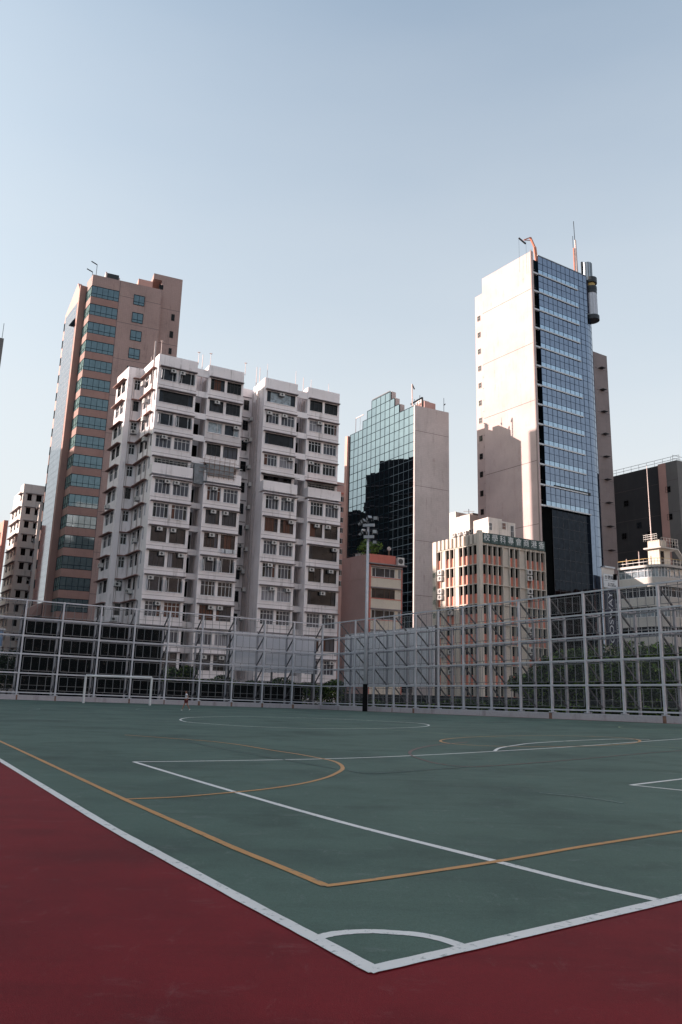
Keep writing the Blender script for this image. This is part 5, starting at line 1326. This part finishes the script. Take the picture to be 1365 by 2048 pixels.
# dark backing wall low down behind the right fence
a = FR.px(690, 1400, -6)[0]; b = FR.px(1420, 1400, -6)[0]
slab('boundary_wall', 'low dark wall behind the hedges on the right side', 'wall', FR, a, b, 0, 1.3, -5.6, 'dark_wall', .2, posts=False)
mb = MB(); a, _ = FL.px(-5, 1270, -6); b, _ = FL.px(7, 1270, -6); z1 = FL.px(0, 1260, -6)[1]; z0 = FL.px(0, 1292, -6)[1]
TV = Thing('storage_cabin', 'pale blue cabin at the left edge of the view behind the fence', 'cabin', FL.p(a, 0, -6)); mb.box(FL, b, a + 3, z0, z1, -8, -6, 'blue_van'); TV.part('wall', mb)
mb = MB(); mb.box(FL, b - .1, a + 3, z1, z1 + .12, -8.1, -5.9, 'frame_white'); TV.part('roof', mb); mb = MB()
for q in (b + .1, a + 2.8): mb.box(FL, q - .08, q + .08, 0, z0, -7.9, -6.0, 'frame_white')
TV.part('leg', mb)

# ================================================================== goal
def gmatch(F_unused=None): pass
G0, G1_ = gpt(167, 1406.3), gpt(300, 1411)
sc0 = 0
def topz(P, x, y): return at_y(x, y, P.y).z
zg1 = (topz(G0, 169, 1350) + topz(G1_, 300.5, 1356)) / 2
TG = Thing('football_goal', 'white steel football goal in front of the left fence', 'goal', (G0 + G1_) / 2)
bd_ = Vector((FL.n.x, FL.n.y, 0)) * -1
for P in (G0, G1_):
    mb = MB(); T_ = Vector((P.x, P.y, zg1)); mb.bar(P, T_, .075, 'goal_white', n=8); TG.part('post', mb)
mb = MB(); mb.bar(Vector((G0.x, G0.y, zg1)), Vector((G1_.x, G1_.y, zg1)), .075, 'goal_white', n=8); TG.part('crossbar', mb)

# ================================================================== floodlight mast
PB = gpt(730, 1423); PB.z = gz(PB.x, PB.y); zt = at_y(737, 1052, PB.y).z
TF = Thing('floodlight_mast', 'tall white floodlight mast with black padded foot by the right fence', 'floodlight', PB)
zp_ = at_y(731, 1368, PB.y).z
mb = MB(); mb.bar(PB + Vector((0, 0, .05)), (PB.x, PB.y, zt), .15, 'steel', .08, n=14); TF.part('pole', mb, smooth=True)
pad = MB(); pad.bar(PB, (PB.x, PB.y, zp_), .18, 'black_pad', .17, n=14); TF.part('foot_padding', pad)
mb = MB(); z = zp_ + .6
while z < zt - .2:
    mb.bar((PB.x - .24, PB.y, z), (PB.x + .24, PB.y, z), .018, 'steel_thin'); z += .38
TF.part('climbing_rungs', mb)
def lamp(u, z, yaw, tilt, s=.62):
    s *= .66
    mb = MB(); ln2 = MB(); c = Vector((PB.x + u, PB.y - .1, z)); R_ = Matrix.Rotation(yaw, 3, 'Z') @ Matrix.Rotation(tilt, 3, 'X')
    def bx(m, x0, x1, y0, y1, z0, z1, mt, tp=1.): 
        v = [Vector((x * (tp if y == y0 else 1), y, zz * (tp if y == y0 else 1))) for zz in (z0, z1) for x, y in ((x0, y0), (x1, y0), (x1, y1), (x0, y1))]
        m.hexa([c + R_ @ q for q in v], mt)
    bx(mb, -s / 2, s / 2, -.16, .16, -s * .42, s * .42, 'lamp_dark'); bx(mb, -s * .3, s * .3, .16, .4, -s * .25, s * .25, 'lamp_metal'); bx(mb, -s * .55, s * .55, -.18, -.165, -s * .47, s * .47, 'lamp_dark')
    bx(mb, -s * .6, -s * .52, -.05, .05, -s * .6, s * .2, 'lamp_metal'); bx(mb, s * .52, s * .6, -.05, .05, -s * .6, s * .2, 'lamp_metal')
    o = TF.part('floodlight', mb); bx(ln2, -s * .44, s * .44, -.2, -.185, -s * .36, s * .36, 'lamp_lens'); TF.part('lens', ln2, o)
m2p = lambda px_: px_ * PB.y / F_
zA = at_y(735, 1052, PB.y).z; zB = at_y(734, 1075, PB.y).z
for z, n2 in ((zA, 1), (zB, 2)):
    mb = MB(); Fm = Face((PB.x, PB.y - .2), (PB.x + 1, PB.y - .55 + .1)); mb.box(Fm, -m2p(11 if n2 == 1 else 9), m2p(13 if n2 == 1 else 12), z - .1, z + .12, -.08, .08, 'lamp_metal'); TF.part('crossarm', mb)
lamp(-.42, zA + .3, .9, -.5, .5); lamp(.05, zA + .55, .4, -.6, .5); lamp(.55, zA + .6, -.15, .2, .5); lamp(.5, zA - .45, -.1, 0.1, .5)
lamp(-.36, zB + .4, .9, -.5, .46); lamp(-.2, zB + .35, 2.4, .4, .42); lamp(.5, zB - .35, -.1, 0.2, .42)

# ================================================================== person
PP = gpt(371.5, 1421.2); HGT = (at_y(371.5, 1380.6, PP.y).z - PP.z)
TP_ = Thing('person', 'person walking left in white printed shirt and dark red shorts before the fence', 'person', PP)
def skinmesh(name, pts, edges, rads, mat, sub=2, loc=PP, parent=None):
    me = bpy.data.meshes.new(name); me.from_pydata([Vector(p) * HGT for p in pts], edges, []); o = bpy.data.objects.new(name, me); COL.objects.link(o)
    md = o.modifiers.new('s', 'SKIN'); sd = o.modifiers.new('u', 'SUBSURF'); sd.levels = sub; sd.render_levels = sub
    for i, r in enumerate(rads):
        r = (r, r) if not isinstance(r, tuple) else r
        me.skin_vertices[0].data[i].radius = (r[0] * HGT, r[1] * HGT)
    me.skin_vertices[0].data[0].use_root = True
    bpy.context.view_layer.update(); dg = bpy.context.evaluated_depsgraph_get(); nm = bpy.data.meshes.new_from_object(o.evaluated_get(dg)); bpy.data.objects.remove(o)
    nm.materials.clear(); nm.materials.append(M[mat])
    for p in nm.polygons: p.use_smooth = True
    ob = bpy.data.objects.new(name, nm); COL.objects.link(ob); ob.parent = parent or TP_.o; return ob
# walking to the left (-x); y is depth, -y nearest us
pts = [(.005, 0, .53), (.0, 0, .62), (.0, 0, .72), (-.002, 0, .80), (-.008, 0, .845), (-.015, 0, .885), (-.018, 0, .93), (-.016, 0, .972),
       (.0, -.055, .52), (-.07, -.06, .30), (-.155, -.06, .075), (-.215, -.06, .03),
       (.015, .055, .52), (.06, .06, .29), (.175, .06, .105), (.18, .06, .045),
       (.01, -.115, .795), (.125, -.135, .68), (.06, -.13, .565), (.035, -.13, .525),
       (-.01, .115, .795), (-.055, .13, .655), (-.10, .12, .525), (-.11, .12, .485),
       (-.05, 0, .915)]
ed = [(0, 1), (1, 2), (2, 3), (3, 4), (4, 5), (5, 6), (6, 7), (0, 8), (8, 9), (9, 10), (10, 11), (0, 12), (12, 13), (13, 14), (14, 15), (3, 16), (16, 17), (17, 18), (18, 19), (3, 20), (20, 21), (21, 22), (22, 23)]
rd = [.062, .058, .068, .06, .03, .045, .056, .035, .05, .034, .022, .016, .05, .034, .022, .018, .034, .024, .018, .014, .034, .024, .018, .014, .01]
skinmesh('body', pts[:-1], ed, rd[:-1], 'skin')
def relm(): return MB()
def rel(p): return PP + Vector(p) * HGT
skinmesh('shirt', [(.002, 0, .545), (.0, 0, .62), (.0, 0, .72), (-.002, 0, .80), (.005, -.125, .79), (.07, -.135, .735), (-.012, .125, .79), (-.035, .135, .73)], [(0, 1), (1, 2), (2, 3), (3, 4), (4, 5), (3, 6), (6, 7)], [.078, .074, .08, .066, .046, .04, .046, .04], 'shirt')
sh = skinmesh('shorts', [(.003, 0, .55), (.0, -.055, .50), (-.04, -.06, .37), (.018, .055, .50), (.045, .06, .37)], [(0, 1), (1, 2), (0, 3), (3, 4)], [.078, .064, .058, .064, .058], 'shorts')
skinmesh('hair', [(.0, 0, .975), (.03, 0, .945), (.045, 0, .895), (.035, 0, .855)], [(0, 1), (1, 2), (2, 3)], [.045, .046, .034, .018], 'hair')
skinmesh('shirt_print', [(.03, -.05, .70), (.03, -.05, .755)], [(0, 1)], [.042, .036], 'shirt_print')
skinmesh('shoe', [(-.145, -.06, .028), (-.19, -.06, .022), (-.235, -.06, .02)], [(0, 1), (1, 2)], [(.032, .03), (.028, .026), (.024, .018)], 'shoe')
skinmesh('shoe', [(.215, .06, .085), (.185, .06, .05), (.155, .06, .02)], [(0, 1), (1, 2)], [(.032, .03), (.028, .026), (.024, .018)], 'shoe')
# face and hands
fm = MB()
for dy in (-.022, .022): fm.bar(rel((-.068, dy, .932)), rel((-.073, dy, .932)), .007 * HGT, 'hair', n=8)
TP_.part('eyes', fm)
fm = MB(); fm.bar(rel((-.068, 0, .928)), rel((-.085, 0, .908)), .006 * HGT, 'skin', .012 * HGT, n=6); TP_.part('nose', fm)
fm = MB(); fm.bar(rel((-.066, -.016, .888)), rel((-.066, .016, .888)), .005 * HGT, 'shorts', n=6); TP_.part('mouth', fm)
for (h, dr) in (((.035, -.13, .525), Vector((-.3, 0, -1))), ((-.11, .12, .485), Vector((-.25, 0, -1)))):
    fm = MB(); dr = dr.normalized(); b0 = rel(h)
    for i in range(4):
        o = Vector((0, (i - 1.5) * .011 * HGT, 0)); L_ = (.04, .045, .043, .034)[i] * HGT; m0 = b0 + o + dr * L_ * .6; fm.bar(b0 + o, m0, .0062 * HGT, 'skin', n=6); fm.bar(m0, m0 + (dr + Vector((-.5, 0, 0))).normalized() * L_ * .5, .0058 * HGT, 'skin', .004 * HGT, n=6)
    fm.bar(b0 + Vector((-.008 * HGT, 0, 0)), b0 + Vector((-.028 * HGT, -.004 * HGT, -.022 * HGT)), .007 * HGT, 'skin', .005 * HGT, n=6); TP_.part('fingers', fm)

# ================================================================== light
sd = Vector((-23.94, 1.0, 8.37)).normalized(); elev = math.asin(sd.z); 
sun = bpy.data.lights.new('sun', 'SUN'); sun.energy = 4.4; sun.angle = math.radians(.6); sun.color = (1, .80, .71)
so = bpy.data.objects.new('sun', sun); COL.objects.link(so); so.rotation_euler = sd.to_track_quat('Z', 'Y').to_euler()
W = bpy.data.worlds.new('World'); SC.world = W; W.use_nodes = True; nt = W.node_tree
sky = nt.nodes.new('ShaderNodeTexSky'); sky.sky_type = 'NISHITA'; sky.sun_disc = False; sky.sun_elevation = elev; sky.sun_rotation = math.atan2(sd.x, sd.y)
sky.altitude = 50; sky.air_density = 1.0; sky.dust_density = 4.0; sky.ozone_density = 1.5
hs = nt.nodes.new('ShaderNodeHueSaturation'); hs.inputs['Saturation'].default_value = .85; nt.links.new(sky.outputs[0], hs.inputs['Color'])
tc = nt.nodes.new('ShaderNodeTexCoord'); sx = nt.nodes.new('ShaderNodeSeparateXYZ'); nt.links.new(tc.outputs['Generated'], sx.inputs[0])
mr = nt.nodes.new('ShaderNodeMapRange'); mr.inputs[1].default_value = .18; mr.inputs[2].default_value = .86; mr.inputs[3].default_value = .96; mr.inputs[4].default_value = .0; nt.links.new(sx.outputs[2], mr.inputs[0])
mx = nt.nodes.new('ShaderNodeMix'); mx.data_type = 'RGBA'; nz = nt.nodes.new('ShaderNodeTexNoise'); nz.inputs['Scale'].default_value = 2.2; nz.inputs['Detail'].default_value = 5; mp = nt.nodes.new('ShaderNodeMapping'); mp.inputs['Scale'].default_value = (1, 1, 3.5); nt.links.new(tc.outputs['Generated'], mp.inputs[0]); nt.links.new(mp.outputs[0], nz.inputs['Vector'])
ma = nt.nodes.new('ShaderNodeMath'); ma.operation = 'MULTIPLY_ADD'; ma.inputs[1].default_value = .22; ma.inputs[2].default_value = -.11; nt.links.new(nz.outputs['Fac'], ma.inputs[0])
mb_ = nt.nodes.new('ShaderNodeMath'); mb_.operation = 'ADD'; mb_.use_clamp = True; nt.links.new(mr.outputs[0], mb_.inputs[0]); nt.links.new(ma.outputs[0], mb_.inputs[1]); nt.links.new(mb_.outputs[0], mx.inputs[0]); tn = nt.nodes.new('ShaderNodeMix'); tn.data_type = 'RGBA'; tn.blend_type = 'MULTIPLY'; tn.inputs[0].default_value = 1; nt.links.new(hs.outputs[0], tn.inputs[6]); tn.inputs[7].default_value = (.88, .97, .93, 1); nt.links.new(tn.outputs[2], mx.inputs[6]); mx.inputs[7].default_value = (2.7, 2.8, 2.86, 1)   # pale humid haze low in the sky
bg = nt.nodes['Background']; bg.inputs['Strength'].default_value = .12; nt.links.new(mx.outputs[2], bg.inputs[0])
vs = SC.view_settings; vs.view_transform = 'Standard'; vs.look = 'None'; vs.exposure = 1.36; vs.gamma = 1
SC.cycles.max_bounces = 8
SC.cycles.transparent_max_bounces = 24
print('objects', len(bpy.data.objects))
